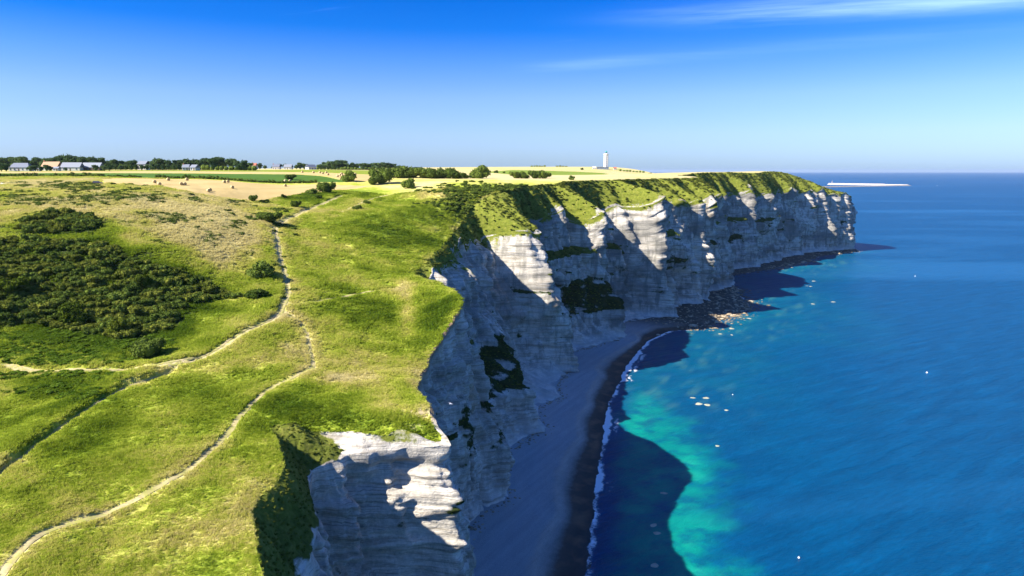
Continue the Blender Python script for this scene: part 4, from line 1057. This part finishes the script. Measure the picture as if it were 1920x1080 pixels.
rx, ry = xy(ra, rb); rs = rng.uniform(.3, 1.0, n) ** 1.5 + .15
scatter("shore_rubble", np.stack([rx, ry, np.maximum(beach_z(ra, rb), -.15) - .05], 1), rng.random(n) * 6.28, rs, ROCKS)
# blocks fallen along the foot of the near cliffs
n = 700
ra = rng.uniform(160, 520, n); rb = tab(BASE, ra) + np.abs(rng.normal(0, 2.2, n)) + .6
rx, ry = xy(ra, rb); rs = rng.uniform(.15, .6, n)
scatter("foot_rubble", np.stack([rx, ry, beach_z(ra, rb) - .02], 1), rng.random(n) * 6.28, rs, ROCKS)
def mat_slab():
    t = NT("washed chalk slab"); n = t.noise(t.pos(), .8, 5, .6)
    c = t.ramp(n, [(.3, (.26, .27, .18)), (.7, (.46, .45, .33))]); t.principled(c, .6, .3); return t.m
M_SLAB = mat_slab()
SLABM = []
for q in (0, 2, 4):
    m_ = ROCKS[q].copy(); m_.materials.clear(); m_.materials.append(M_SLAB); SLABM.append(m_)
for k, (px, py, w) in enumerate([(1310,757,16),(1326,759,14),(1299,746,10),(1324,746,12),(1362,769,8),(1352,611,16),(1372,616,16),(1384,606,20),(1396,601,12),(1404,597,10),(1350,626,8),(1372,628,9),(1525,527,10),(1535,540,18),(1513,536,7),(1520,537,6),(1524,570,10),(1545,568,24),(1562,566,10),(1345,836,8),(1226,985,16),(1232,1000,14),(1228,1060,18),(1245,925,14)]):
    x_, y_, _ = at_z(px, py, 0.0); s_ = w / 1280 * y_ * .5
    o = link("awash_rock", SLABM[k % 3]); o.location = (x_, y_, -.02 - .12 * s_ * .5); o.scale = (s_, s_ * .9, min(s_, .9) * .55); o.rotation_euler = (0, 0, rr.random() * 6.28)
    where = "off the rock shelf below the middle headland" if 1340 < px < 1420 and py < 700 else ("off the small cove before the cape" if px > 1500 else ("in the turquoise shallows nearest the beach" if py > 820 else "in the clear shallows off the curved beach"))
    tag(o, "pale flat rock awash " + where, "rock", "pale rocks awash " + where)

# ================================================================ trees along the skyline
def tree(px, pbase, ptop, d, label, wide=1.0, group=None, z=None):
    x = ray(px, pbase)[0] * d; y = d
    zg = float(zmesh(np.array([x]), np.array([y]))[0])
    ztop = CAMH + ray(px, ptop)[1] * d
    k = rr.randrange(5); h = max(ztop - zg, 2.5) / 12.8
    o = empty("tree", (x, y, zg - .1), rr.random() * 6.28); o.scale = (h * wide, h * wide, h)
    tag(o, label, "tree", group)
    link("crown", TREEM[k], None, o); link("trunk", TSTEM[k % 2], None, o)
    return o
GT = "skyline trees behind the farmhouses"
row = [(-28,296),(-8,293),(6,292),(19,291),(31,293),(41,290),(52,296),(64,299),(74,292),(86,295),(97,293),(112,291),(120,288),(131,287.5),(143,294),(152,292),(163,293),(177,292),(190,294),(203,299),(217,297),(229,300),(242,299),(254,298),(267,301),(280,300),(293,295),(305,296),(317,298),(329,299),(341,297),(352,296),(364,297),(376,298),(389,293),(400,294),(411,291),(421,299),(434,294),(446,300),(457,299),(468,303)]
for k, (px, pt) in enumerate(row):
    tree(px, 319, pt, rr.uniform(655, 700), "%s tree from the left in the tall skyline row" % ordinal(k), rr.uniform(1.0, 1.35), GT)
for k, px in enumerate(range(216, 346, 10)):
    tree(px, 319, rr.uniform(306, 309), rr.uniform(628, 640), "%s small tree from the left in the clipped row before the houses" % ordinal(k), 1.25, "clipped row of small trees")
for k, (px, pt) in enumerate([(3,303),(12,306),(58,309),(66,309),(78,311),(88,308),(94,310),(124,313),(180,308),(196,309),(206,307)]):
    tree(px, 321, pt, rr.uniform(575, 588), "%s garden tree from the left among the four farmhouses" % ordinal(k), 1.3, "garden trees among the farmhouses")
for k, (px, pt) in enumerate([(487,305),(497,309),(512,310),(524,306),(536,306),(556,308),(563,304),(571,305),(580,308),(590,310)]):
    tree(px, 317, pt, rr.uniform(980, 1020), "%s tree from the left in the hamlet clump" % ordinal(k), 1.3, "trees of the far hamlet")
for k, (px, pt) in enumerate([(601,307),(608,303),(617,301),(627,300.5),(637,299),(641,298),(650,304),(660,304),(669,305),(680,304),(690,305),(700,304),(709,303),(719,303),(729,304),(739,306),(749,309)]):
    tree(px, 317, pt, rr.uniform(1040, 1100), "%s tree from the left in the far blue-green wood" % ordinal(k), 1.55, "trees of the far wood")

def hedge(p0, p1, d0, d1, h, label, lo=1.2, seed=1):
    x0, x1 = ray(p0, 330)[0] * d0, ray(p1, 330)[0] * d1
    L_ = math.hypot(x1 - x0, d1 - d0); n = max(3, int(L_ / (lo * 1.4))); q = random.Random(seed); lob = []
    xs = np.linspace(x0, x1, n); ys_ = np.linspace(d0, d1, n); zs = zmesh(xs, ys_); zo = float(zs.min())
    for x_, y_, z_ in zip(xs, ys_, zs):
        s_ = lo * q.uniform(.8, 1.3); hh = h * q.uniform(.6, 1.15); lob.append((x_ - x0 + q.uniform(-.4, .4), y_ - d0 + q.uniform(-.6, .6), z_ - zo + hh * .4, s_, s_, hh * .62))
    V1, Q1 = leaf_cloud(int(min(2600, n * 90)), lob, .30, seed); V2, Q2 = core(lob, .85, 7, 5)
    o = empty("hedge", (x0, d0, zo))
    me = mesh_np("foliage", np.concatenate([V1, V2]), np.concatenate([Q1, Q2 + len(V1)]), smooth=False); me.materials.append(M_BUSH)
    link("foliage", me, None, o); m = MB()
    for x_, y_, z_ in zip(xs, ys_, zs): m.box(x_ - x0, y_ - d0, z_ - zo + h * .2, .12, .12, h * .6)
    m.build("stems", M_BARK, o)
    tag(o, label, "hedge"); return o
hedge(-30, 66, 424, 424, 2.4, "dark hedge at the far left below the green crop field", 1.5, 1)
hedge(68, 102, 424, 424, 1.6, "thin gappy hedge stretch between two dark hedges", 1.2, 2)
hedge(104, 182, 424, 425, 2.8, "tallest dark hedge behind the parked car", 1.6, 3)
hedge(196, 262, 425, 426, 1.5, "low hedge just right of the lone hedge tree", 1.2, 4)
hedge(293, 408, 426, 431, 2.2, "long dark hedge above the middle of the stubble field", 1.4, 5)
hedge(414, 482, 431, 438, 1.7, "low hedge continuing right of the long dark hedge", 1.2, 6)
hedge(488, 590, 440, 460, 1.8, "hedge above the right end of the stubble field", 1.3, 7)
hedge(1163, 1206, 1500, 1500, 4.2, "long dark hedge on the skyline right of the lighthouse", 4.0, 8)
hedge(997, 1021, 1900, 1900, 4.5, "far dark copse on the skyline left of the lighthouse", 4.0, 9)
hedge(1044, 1061, 1900, 1900, 4.0, "smaller far copse on the skyline nearest the lighthouse", 4.0, 10)
hedge(-40, 120, 668, 668, 5.5, "dark undergrowth filling the gaps behind the left farmhouses", 3.0, 11)
hedge(124, 300, 668, 668, 5.5, "dark undergrowth between the farmhouses and the cottages", 3.0, 12)
hedge(304, 478, 668, 668, 5.0, "dark undergrowth behind the two white cottages", 3.0, 13)
hedge(596, 752, 1060, 1060, 5.0, "dark undergrowth along the foot of the far wood", 3.6, 14)
tree(191, 333, 327, 423, "lone small tree standing in the hedge by the car", 1.5)

# ================================================================ houses
M_WHITE = simple("white render", (.56, .53, .49), .85, .1, .06); M_SLATE = simple("slate", (.14, .16, .21), .6, .3, .15, 4); M_SLATEL = simple("pale slate", (.20, .22, .26), .6, .3, .12, 4)
M_TAN = simple("tan tile", (.40, .26, .16), .8, .1, .15, 4); M_BRICK = simple("brick", (.38, .17, .11), .85, .1, .2, 3); M_GLASS = simple("window glass", (.05, .08, .12), .15, .6, .05); M_WOOD = simple("dark wood", (.12, .09, .07), .8, .1)
M_REDT = simple("red tile", (.42, .14, .09), .8, .1, .2, 4)
def house(px, d, wpx, wall_h, roof_h, label, roof=None, wall=None, rz=0.0, hip=0.0, depth=8.0, nwin=4, chim=1, sink=0.0):
    w = wpx / 1280 * d; x = ray(px, 320)[0] * d; z = float(zmesh(np.array([x]), np.array([d]))[0])
    o = empty("house", (x, d, z - sink), rz); tag(o, label, "house")
    roof = roof or M_SLATE; wall = wall or M_WHITE; hw, hd = w / 2, depth / 2
    m = MB(); m.box(0, 0, wall_h / 2 - .4, w, depth, wall_h + .8)
    if hip == 0:
        for sx in (-1, 1): m.add([(sx * (hw - .01), -hd, wall_h), (sx * (hw - .01), hd, wall_h), (sx * (hw - .01), 0, wall_h + roof_h - .1)], [(0, 1, 2)])
    m.build("wall", wall, o)
    e = .35; m = MB(); z0 = wall_h - .12; z1 = wall_h + roof_h; hr = hw - hip * hw + e
    vs = [(-hw - e, -hd - e, z0), (hw + e, -hd - e, z0), (hw + e, hd + e, z0), (-hw - e, hd + e, z0), (-hr, 0, z1), (hr, 0, z1)]
    vt = [(a, b, c + .22) for a, b, c in vs]
    m.add(vs + vt, [(0, 4, 5, 1), (2, 5, 4, 3), (7, 11, 10, 6), (9, 10, 11, 8), (0, 1, 7, 6), (2, 3, 9, 8)] + [(6, 10, 9), (8, 11, 7), (0, 3, 4), (1, 5, 2)])
    rf = m.build("roof", roof, o)
    for k in range(chim):
        cxp = (-hr + .8 if k == 0 else hr - .8); m = MB(); m.box(cxp, 0, z1 + .35, .9, .7, 1.9); m.build("chimney", M_BRICK, rf)
    for k in range(nwin):
        xw = -hw + w * (k + .5) / nwin
        if k == nwin // 2:
            m = MB(); m.box(xw, -hd - .04, 1.05, 1.0, .1, 2.1); dr_ = m.build("door", M_WOOD, o)
        else:
            m = MB(); m.box(xw, -hd - .03, 1.5, 1.15, .08, 1.3); wd = m.build("window", M_GLASS, o)
            m = MB(); m.box(xw, -hd - .06, .8, 1.35, .22, .1); m.build("sill", M_WHITE, wd)
    return o
house(41, 592, 36, 3.0, 3.6, "white farmhouse with dark hipped slate roof at far left", M_SLATE, rz=.05, hip=.35, nwin=5, chim=0)
house(99, 612, 31, 3.2, 4.3, "farmhouse with long tan tiled roof and brick chimney", M_TAN, rz=-.08)
house(137, 600, 34, 2.8, 4.0, "farmhouse with broad pale slate roof right of the tan one", M_SLATEL, rz=.04, chim=0, nwin=3)
house(175, 606, 34, 2.8, 3.9, "long dark-walled farmhouse with light grey roof", M_SLATEL, M_WOOD, rz=-.03, chim=0)
house(71, 588, 9, 2.0, 1.2, "tiny white shed between the slate and tan farmhouses", M_SLATEL, nwin=2, chim=0, depth=3.5)
house(107, 590, 10, 2.1, 1.3, "little white outbuilding in front of the tan roof", M_SLATEL, nwin=2, chim=0, depth=4)
house(270, 648, 15, 5.4, 2.6, "pale roof peeping out of the skyline trees", M_SLATEL, nwin=3, chim=0)
house(350, 622, 11, 2.6, 2.6, "left of two small white cottages under tall trees", M_SLATEL, rz=.2, nwin=2)
house(366, 622, 10, 2.6, 2.4, "right of two small white cottages under tall trees", M_SLATEL, rz=-.1, nwin=2, chim=0)
house(478, 985, 8, 5.5, 3.0, "little red-roofed house left in the far hamlet", M_REDT, nwin=2)
house(519, 970, 13, 3.5, 3.4, "grey hamlet house beside the round trees", M_SLATE, M_WHITE, nwin=3)
house(541, 965, 14, 3.2, 3.6, "white-fronted hamlet house with wide grey roof", M_SLATEL, nwin=3, chim=0)
house(583, 955, 17, 3.2, 3.4, "white gabled house alone in front of far wood", M_SLATE, rz=.9, depth=8, nwin=3, chim=0)
house(1153, 1560, 5, 3.0, 2.5, "tiny cottage just right of the lighthouse", M_REDT, nwin=2, chim=0)

# ================================================================ lighthouse
M_STONE = simple("pale stone", (.80, .77, .72), .8, .15, .05, 1.5); M_TEAL = simple("teal paint", (.01, .30, .28), .4, .4, .1); M_GREY = simple("blue-grey stone", (.20, .23, .29), .8, .1, .12, 1)
d = 1540.0; x = ray(1136, 316)[0] * d; z = float(zmesh(np.array([x]), np.array([d]))[0])
o = empty("lighthouse", (x, d, z), 0.2); tag(o, "tall white octagonal lighthouse with teal lantern on the plateau", "lighthouse")
MB().lathe([(5.0, -1), (5.0, 5.2), (4.55, 5.6), (4.35, 30.5), (4.35, 31.5)], 8, ph=R(22.5)).build("tower", M_STONE, o)
for k in range(8):
    t_ = R(22.5 + 45 * k); m = MB(); r_ = 4.42
    m.add([(r_ * math.cos(t_) + .45 * math.cos(t_ + w), r_ * math.sin(t_) + .45 * math.sin(t_ + w), zz_) for zz_ in (5.3, 30.8) for w in (0, 1.57, 3.14, 4.71)], [(0, 1, 5, 4), (1, 2, 6, 5), (2, 3, 7, 6), (3, 0, 4, 7)])
    m.build("corner_pilaster", M_STONE, o)
gal = MB().lathe([(4.4, 31.4), (5.5, 32.3), (5.6, 32.9), (5.6, 34.0), (5.3, 34.0), (5.3, 33.1)], 16).build("gallery", M_STONE, o)
MB().lathe([(2.6, 33.0), (2.6, 35.2), (2.75, 35.3)], 12).build("watch_room", M_STONE, o)
lan = MB().lathe([(2.0, 35.2), (2.0, 37.6)], 12).build("lantern", M_GLASS, o)
for k in range(6):
    m = MB(); m.box(2.05 * math.cos(k * 1.047), 2.05 * math.sin(k * 1.047), 36.4, .22, .22, 2.4); m.build("glazing_bar", M_TEAL, lan)
dm = MB().lathe([(2.5, 37.5), (2.4, 38.0), (1.7, 39.0), (.7, 39.6), (.25, 40.2), (.1, 41.2)], 12).build("dome", M_TEAL, o, True)
for k in range(5):
    m = MB(); m.box(0, -4.42, 8 + 4.6 * k, .9, .3, 1.8, 0); wdw = m.build("window", M_GLASS, o)
x2 = ray(1129.5, 317)[0] * 1536
o = empty("keepers_building", (x2, 1532, float(zmesh(np.array([x2]), np.array([1532.0]))[0]))); tag(o, "low blue-grey keepers' building at the foot of the lighthouse", "building")
MB().box(0, 0, 2.2, 26, 8, 5.4).build("wall", M_GREY, o); MB().box(0, 0, 5.1, 26.8, 8.8, .5).build("roof", M_SLATE, o)
for k in range(6):
    MB().box(-10.5 + 4.2 * k, -4.03, 2.6, 1.2, .1, 1.7).build("window", M_GLASS, o)
house(1114, 1530, 6, 3.4, 2.2, "small white gabled house left of the keepers' building", M_WHITE, nwin=2, chim=0, depth=6)

# ================================================================ straw bales
def mat_straw():
    t = NT("straw"); p = t.objco(); n = t.noise(t.mapping(p, (3, 14, 14)), 1.0, 4, .7)
    c = t.ramp(n, [(.3, (.30, .21, .09)), (.7, (.58, .45, .22))]); t.principled(c, .9, .05, t.bump(n, .6, .08)); return t.m
M_STRAW = mat_straw()
m = MB(); pr_ = [(.02, -.62), (.5, -.63), (.70, -.60), (.75, -.52), (.75, .52), (.70, .60), (.5, .63), (.02, .62)]
m.lathe(pr_, 18); BALE = m.mesh("roll", True)
BALE.transform(Matrix.Rotation(R(90), 4, 'Y')); BALE.materials.append(M_STRAW)
m = MB()
for q in (-.42, -.14, .14, .42): m.lathe([(.757, q - .03), (.757, q + .03)], 18, cap=False)
NET = m.mesh("net_wrap"); NET.transform(Matrix.Rotation(R(90), 4, 'Y')); NET.materials.append(simple("net wrap", (.62, .55, .40), .7, .2))
def bale(px, py, label, group, d=None):
    if d is None:
        xx, yy = march(px, py); xx, yy = float(xx[0]), float(yy[0])
    else: xx, yy = ray(px, py)[0] * d, d
    zz_ = float(zmesh(np.array([xx]), np.array([yy]))[0])
    o = empty("straw_bale", (xx, yy, zz_ + .70), R(rr.uniform(-55, -25))); tag(o, label, "bale", group)
    o.scale = (1.12, 1.12, 1.12)
    link("roll", BALE, None, o); link("net_wrap", NET, None, o)
nb_ = [(290,343.5),(299,347),(315.6,338.5),(340,346.5),(346.5,347),(350.5,338.5),(391,360.5),(394,358),(420.6,343),(427.5,342.3),(435.6,353.5),(535,349.5),(535,341),(544,341)]
for k, (px, py) in enumerate(nb_):
    bale(px, py, "%s round straw bale from the left in the near stubble field" % ordinal(k), "bales in the near stubble field")
fbl = [(567,587),(588,575),(600,578),(605,556),(612,580),(615,536),(632.5,512),(637.5,530),(640.6,560),(641.5,520),(655.6,548),(666,556)]
for k, (px, dd) in enumerate(fbl):
    bale(px, 327, "%s tiny straw bale from the left in the farther stubble field" % ordinal(k), "bales in the farther stubble field", float(dd))

# ================================================================ parked car and white heap
M_CARP = simple("dark car paint", (.10, .06, .06), .3, .5, .05); M_TYRE = simple("tyre", (.02, .02, .02), .9, .1); M_RIM = simple("rim", (.45, .45, .47), .35, .5, .05, metal=.6); M_LAMPR = simple("tail lamp", (.35, .02, .02), .3, .5); M_LAMPW = simple("head lamp", (.75, .75, .72), .2, .5); M_SILV = simple("silver trim", (.55, .55, .58), .35, .5, .05)
xx, yy = march(183, 345.5); xx, yy = float(xx[0]), float(yy[0])
o = empty("parked_car", (xx, yy, float(zmesh(np.array([xx]), np.array([yy]))[0])), R(12)); tag(o, "dark car parked on the dry meadow below the tall hedge", "car")
def carbody(poly, hw, taper=0.0):
    n = len(poly); m = MB(); zmx = max(p[1] for p in poly); zmn = min(p[1] for p in poly)
    vs = []
    for sgn in (-1, 1):
        for px_, pz in poly: vs.append((px_, sgn * (hw - taper * (pz - zmn) / (zmx - zmn)), pz))
    m.add(vs, [tuple(range(n - 1, -1, -1)), tuple(range(n, 2 * n))] + [(i, (i + 1) % n, (i + 1) % n + n, i + n) for i in range(n)]); return m
carbody([(-2.15, .35), (2.1, .35), (2.2, .6), (2.1, .92), (1.05, 1.02), (-2.0, 1.05), (-2.2, .75)], .88, .06).build("body", M_CARP, o)
cab = carbody([(-1.95, 1.05), (1.0, 1.02), (.35, 1.6), (-1.6, 1.62)], .80, .14).build("cabin", M_CARP, o)
for sg in (-1, 1):
    m = MB(); m.add([(-1.7, sg * .795, 1.1), (.75, sg * .795, 1.1), (.28, sg * .69, 1.54), (-1.5, sg * .69, 1.54)], [(0, 1, 2, 3)]); m.build("side_window", M_GLASS, cab)
    for xw in (-1.3, 1.35):
        w_ = MB().lathe([(.18, -.11), (.34, -.11), (.34, .11), (.18, .11)], 14, cap=False); w_.lathe([(.34, -.1), (.34, .1)], 14, cap=True)
        me_ = w_.mesh("tyre"); me_.transform(Matrix.Translation((xw, sg * .8, .34)) @ Matrix.Rotation(R(90), 4, 'X')); ty = link("wheel", me_, M_TYRE, o)
        r_ = MB().lathe([(.2, -.12), (.2, .12)], 10); me_ = r_.mesh("rim"); me_.transform(Matrix.Translation((xw, sg * .81, .34)) @ Matrix.Rotation(R(90), 4, 'X')); link("rim", me_, M_RIM, ty)
    MB().box(2.14, sg * .62, .78, .12, .34, .16).build("headlight", M_LAMPW, o); MB().box(-2.15, sg * .64, .85, .12, .3, .2).build("tail_light", M_LAMPR, o)
m = MB(); m.add([(1.02, -.72, 1.06), (1.02, .72, 1.06), (.42, .66, 1.57), (.42, -.66, 1.57)], [(0, 1, 2, 3)]); m.build("windscreen", M_GLASS, cab)
MB().box(0, 0, .40, 4.3, 1.74, .12).build("sill_trim", M_SILV, o)
# low white sheeted heap at the picture's left edge
xx, yy = march(5, 347); xx, yy = float(xx[0]), float(yy[0])
q = np.linspace(-1, 1, 25); w_ = np.linspace(-1, 1, 11); QX, QY = np.meshgrid(q * 3.2, w_ * 1.1); hz = np.clip(1 - (QX / 3.2) ** 4, 0, 1) * np.clip(1 - (QY / 1.1) ** 2, 0, 1) ** .6 * (.75 + .25 * perlin(QX * 1.3, QY * 1.3)) - .1
me = mesh_np("sheeted_heap", np.stack([QX, QY, hz], -1).reshape(-1, 3), grid_quads(11, 25))
o = link("sheeted_heap", me, simple("white sheeting", (.78, .77, .74), .5, .3, .06)); o.location = (xx, yy, float(zmesh(np.array([xx]), np.array([yy]))[0])); tag(o, "low white sheeted heap on the dry meadow at left edge", "heap")

# ================================================================ harbour breakwater far out
M_CONC = simple("pale concrete", (.40, .37, .36), .9, .1, .1, .05); M_MOUND = simple("rubble mound", (.22, .21, .20), .9, .1, .35, .2)
p0 = Vector(at_z(1552, 346.2, 0)); p1 = Vector(at_z(1706, 348.4, 0)); p2 = Vector(at_z(1540, 351.2, 0))
def mound(A, B, half, h, seed, n=110):
    A2_, B2_ = A.xy, B.xy; dv = (B2_ - A2_); L_ = dv.length; dv.normalize(); nv_ = Vector((-dv.y, dv.x)); V = []; k = 9
    for i in range(n):
        t_ = i / (n - 1); c = A2_ + dv * L_ * t_; e = min(1, min(t_, 1 - t_) * 30 + .25)
        for j in range(k):
            u_ = -1 + 2 * j / (k - 1); hh = h * e * min(1, (1 - abs(u_)) * 1.9) + (1.6 * float(perlin(i * .9 + seed, j * 1.7, seed)) if 0 < abs(u_) < .95 else 0)
            V.append((c.x + nv_.x * u_ * half, c.y + nv_.y * u_ * half, max(hh, 0) - .4 if abs(u_) < .99 else -1))
    return mesh_np("mound", np.array(V), grid_quads(n, k))
o = empty("breakwater", (p0.x, p0.y, 0)); tag(o, "long pale harbour breakwater far out beyond the cape", "breakwater")
inv = Matrix.Translation(-Vector((p0.x, p0.y, 0)))
for nm, A_, B_, hf, hh, mt in (("outer_arm", p0, p1, 22, 11, M_CONC), ("return_arm", p1, p2, 20, 7.5, M_MOUND)):
    me = mound(A_, B_, hf, hh, 3.3); me.transform(inv); arm = link(nm, me, mt, o)
dv = (p1.xy - p0.xy); ln = dv.length; ang = math.atan2(dv.y, dv.x)
MB().box(dv.x * .36, dv.y * .36, 11.5, ln * .70, 7, 5.0, ang).build("crest_wall", M_CONC, o)
bc_ = MB().lathe([(5.5, 8), (5.0, 14), (2.6, 15), (2.2, 30), (3.2, 30.5), (3.2, 32), (1.6, 32.2), (1.6, 35), (.3, 37)], 10, cx=dv.x * .055, cy=dv.y * .055).build("beacon", M_CONC, o)

# ================================================================ small craft, floats and a gull
M_HULL = simple("white hull", (.80, .80, .80), .4, .4, .03)
def boat(px, py, L_, label):
    x_, y_, _ = at_z(px, py, 0); o = empty("boat", (x_, y_, 0), R(rr.uniform(150, 200))); tag(o, label, "boat")
    m = MB(); n = 9; vs = []
    for zz_, k in ((-.2, .6), (.35, .92), (.8, 1.0)):
        for i in range(n):
            u_ = i / (n - 1); w_ = math.sin(math.pi * min(u_ * .62 + .38, 1)) * .16 * L_ * k
            vs += [(-L_ / 2 + L_ * u_ * (.94 + .06 * k), -w_, zz_ * L_ / 7), (-L_ / 2 + L_ * u_ * (.94 + .06 * k), w_, zz_ * L_ / 7)]
    fs = []
    for j in range(2):
        for i in range(n - 1):
            b_ = j * 2 * n + 2 * i
            fs += [(b_, b_ + 2, b_ + 2 + 2 * n, b_ + 2 * n), (b_ + 1, b_ + 1 + 2 * n, b_ + 3 + 2 * n, b_ + 3)]
    b_ = 4 * n
    fs += [(b_ + 2 * i, b_ + 2 * i + 2, b_ + 2 * i + 3, b_ + 2 * i + 1) for i in range(n - 1)]; fs.append((0, 2 * n, 2 * n + 1, 1)); fs.append((2 * n, 4 * n, 4 * n + 1, 2 * n + 1))
    m.add(vs, fs); m.build("hull", M_HULL, o); k = L_ / 7
    cbn = MB().box(-.3 * k, 0, 1.4 * k, 2.4 * k, 1.5 * k, 1.3 * k).build("cabin", M_HULL, o); MB().box(.95 * k, 0, 1.6 * k, .06 * k, 1.2 * k, .5 * k).build("windscreen", M_GLASS, cbn)
    return o
boat(1757, 348.5, 11, "tiny white boat near the horizon right of the breakwater")
def buoy(px, py, s_, label):
    x_, y_, _ = at_z(px, py, 0); o = empty("buoy", (x_, y_, 0)); o.scale = (s_,) * 3; tag(o, label, "buoy", "white floats on the open water")
    MB().lathe([(.05, -.5), (.35, -.35), (.5, 0), (.42, .3), (.2, .5), (.05, .55)], 12).build("float", M_HULL, o, True); MB().lathe([(.04, .5), (.04, .9), (.1, .92), (.1, 1.0)], 8).build("ring_post", M_RIM, o)
buoy(1738, 699, 1.1, "white float on open water right of the shallows"); buoy(1374, 740, .6, "white float close to the clear shallows off the beach"); buoy(1716, 518, 1.1, "white float far out level with the cape's rocks"); buoy(1498, 1046, .7, "white float lowest in the picture on dark water")
x_, y_, z_ = at_d(845, 757, 105); o = empty("gull", (x_, y_, z_), R(35)); tag(o, "white gull gliding in front of the shaded chalk face", "gull")
m = MB(); m.lathe([(.01, -.28), (.05, -.2), (.085, 0), (.06, .16), (.05, .22), (.01, .27)], 8); me = m.mesh("body", True); me.transform(Matrix.Rotation(R(90), 4, 'Y')); link("body", me, M_HULL, o)
for sg in (-1, 1):
    m = MB(); m.add([(.12, sg * .05, .02), (-.1, sg * .05, .02), (-.06, sg * .35, .12), (.12, sg * .33, .13), (-.2, sg * .68, .06), (-.08, sg * .66, .07)], [(0, 1, 2, 3), (3, 2, 4, 5)]); m.build("wing", M_RIM, o)

# ================================================================ air
m = MB(); m.box(0, 20000, 88, 290000, 80000, 183)
hz_ = m.build("haze", None); hz_["kind"] = "stuff"
t = NT("haze"); pv = t.node("ShaderNodeVolumePrincipled"); pv.inputs["Color"].default_value = (.62, .78, 1.0, 1); pv.inputs["Density"].default_value = 1.8e-5; pv.inputs["Anisotropy"].default_value = .2
t.l.new(pv.outputs[0], t.out.inputs["Volume"]); hz_.data.materials.append(t.m)
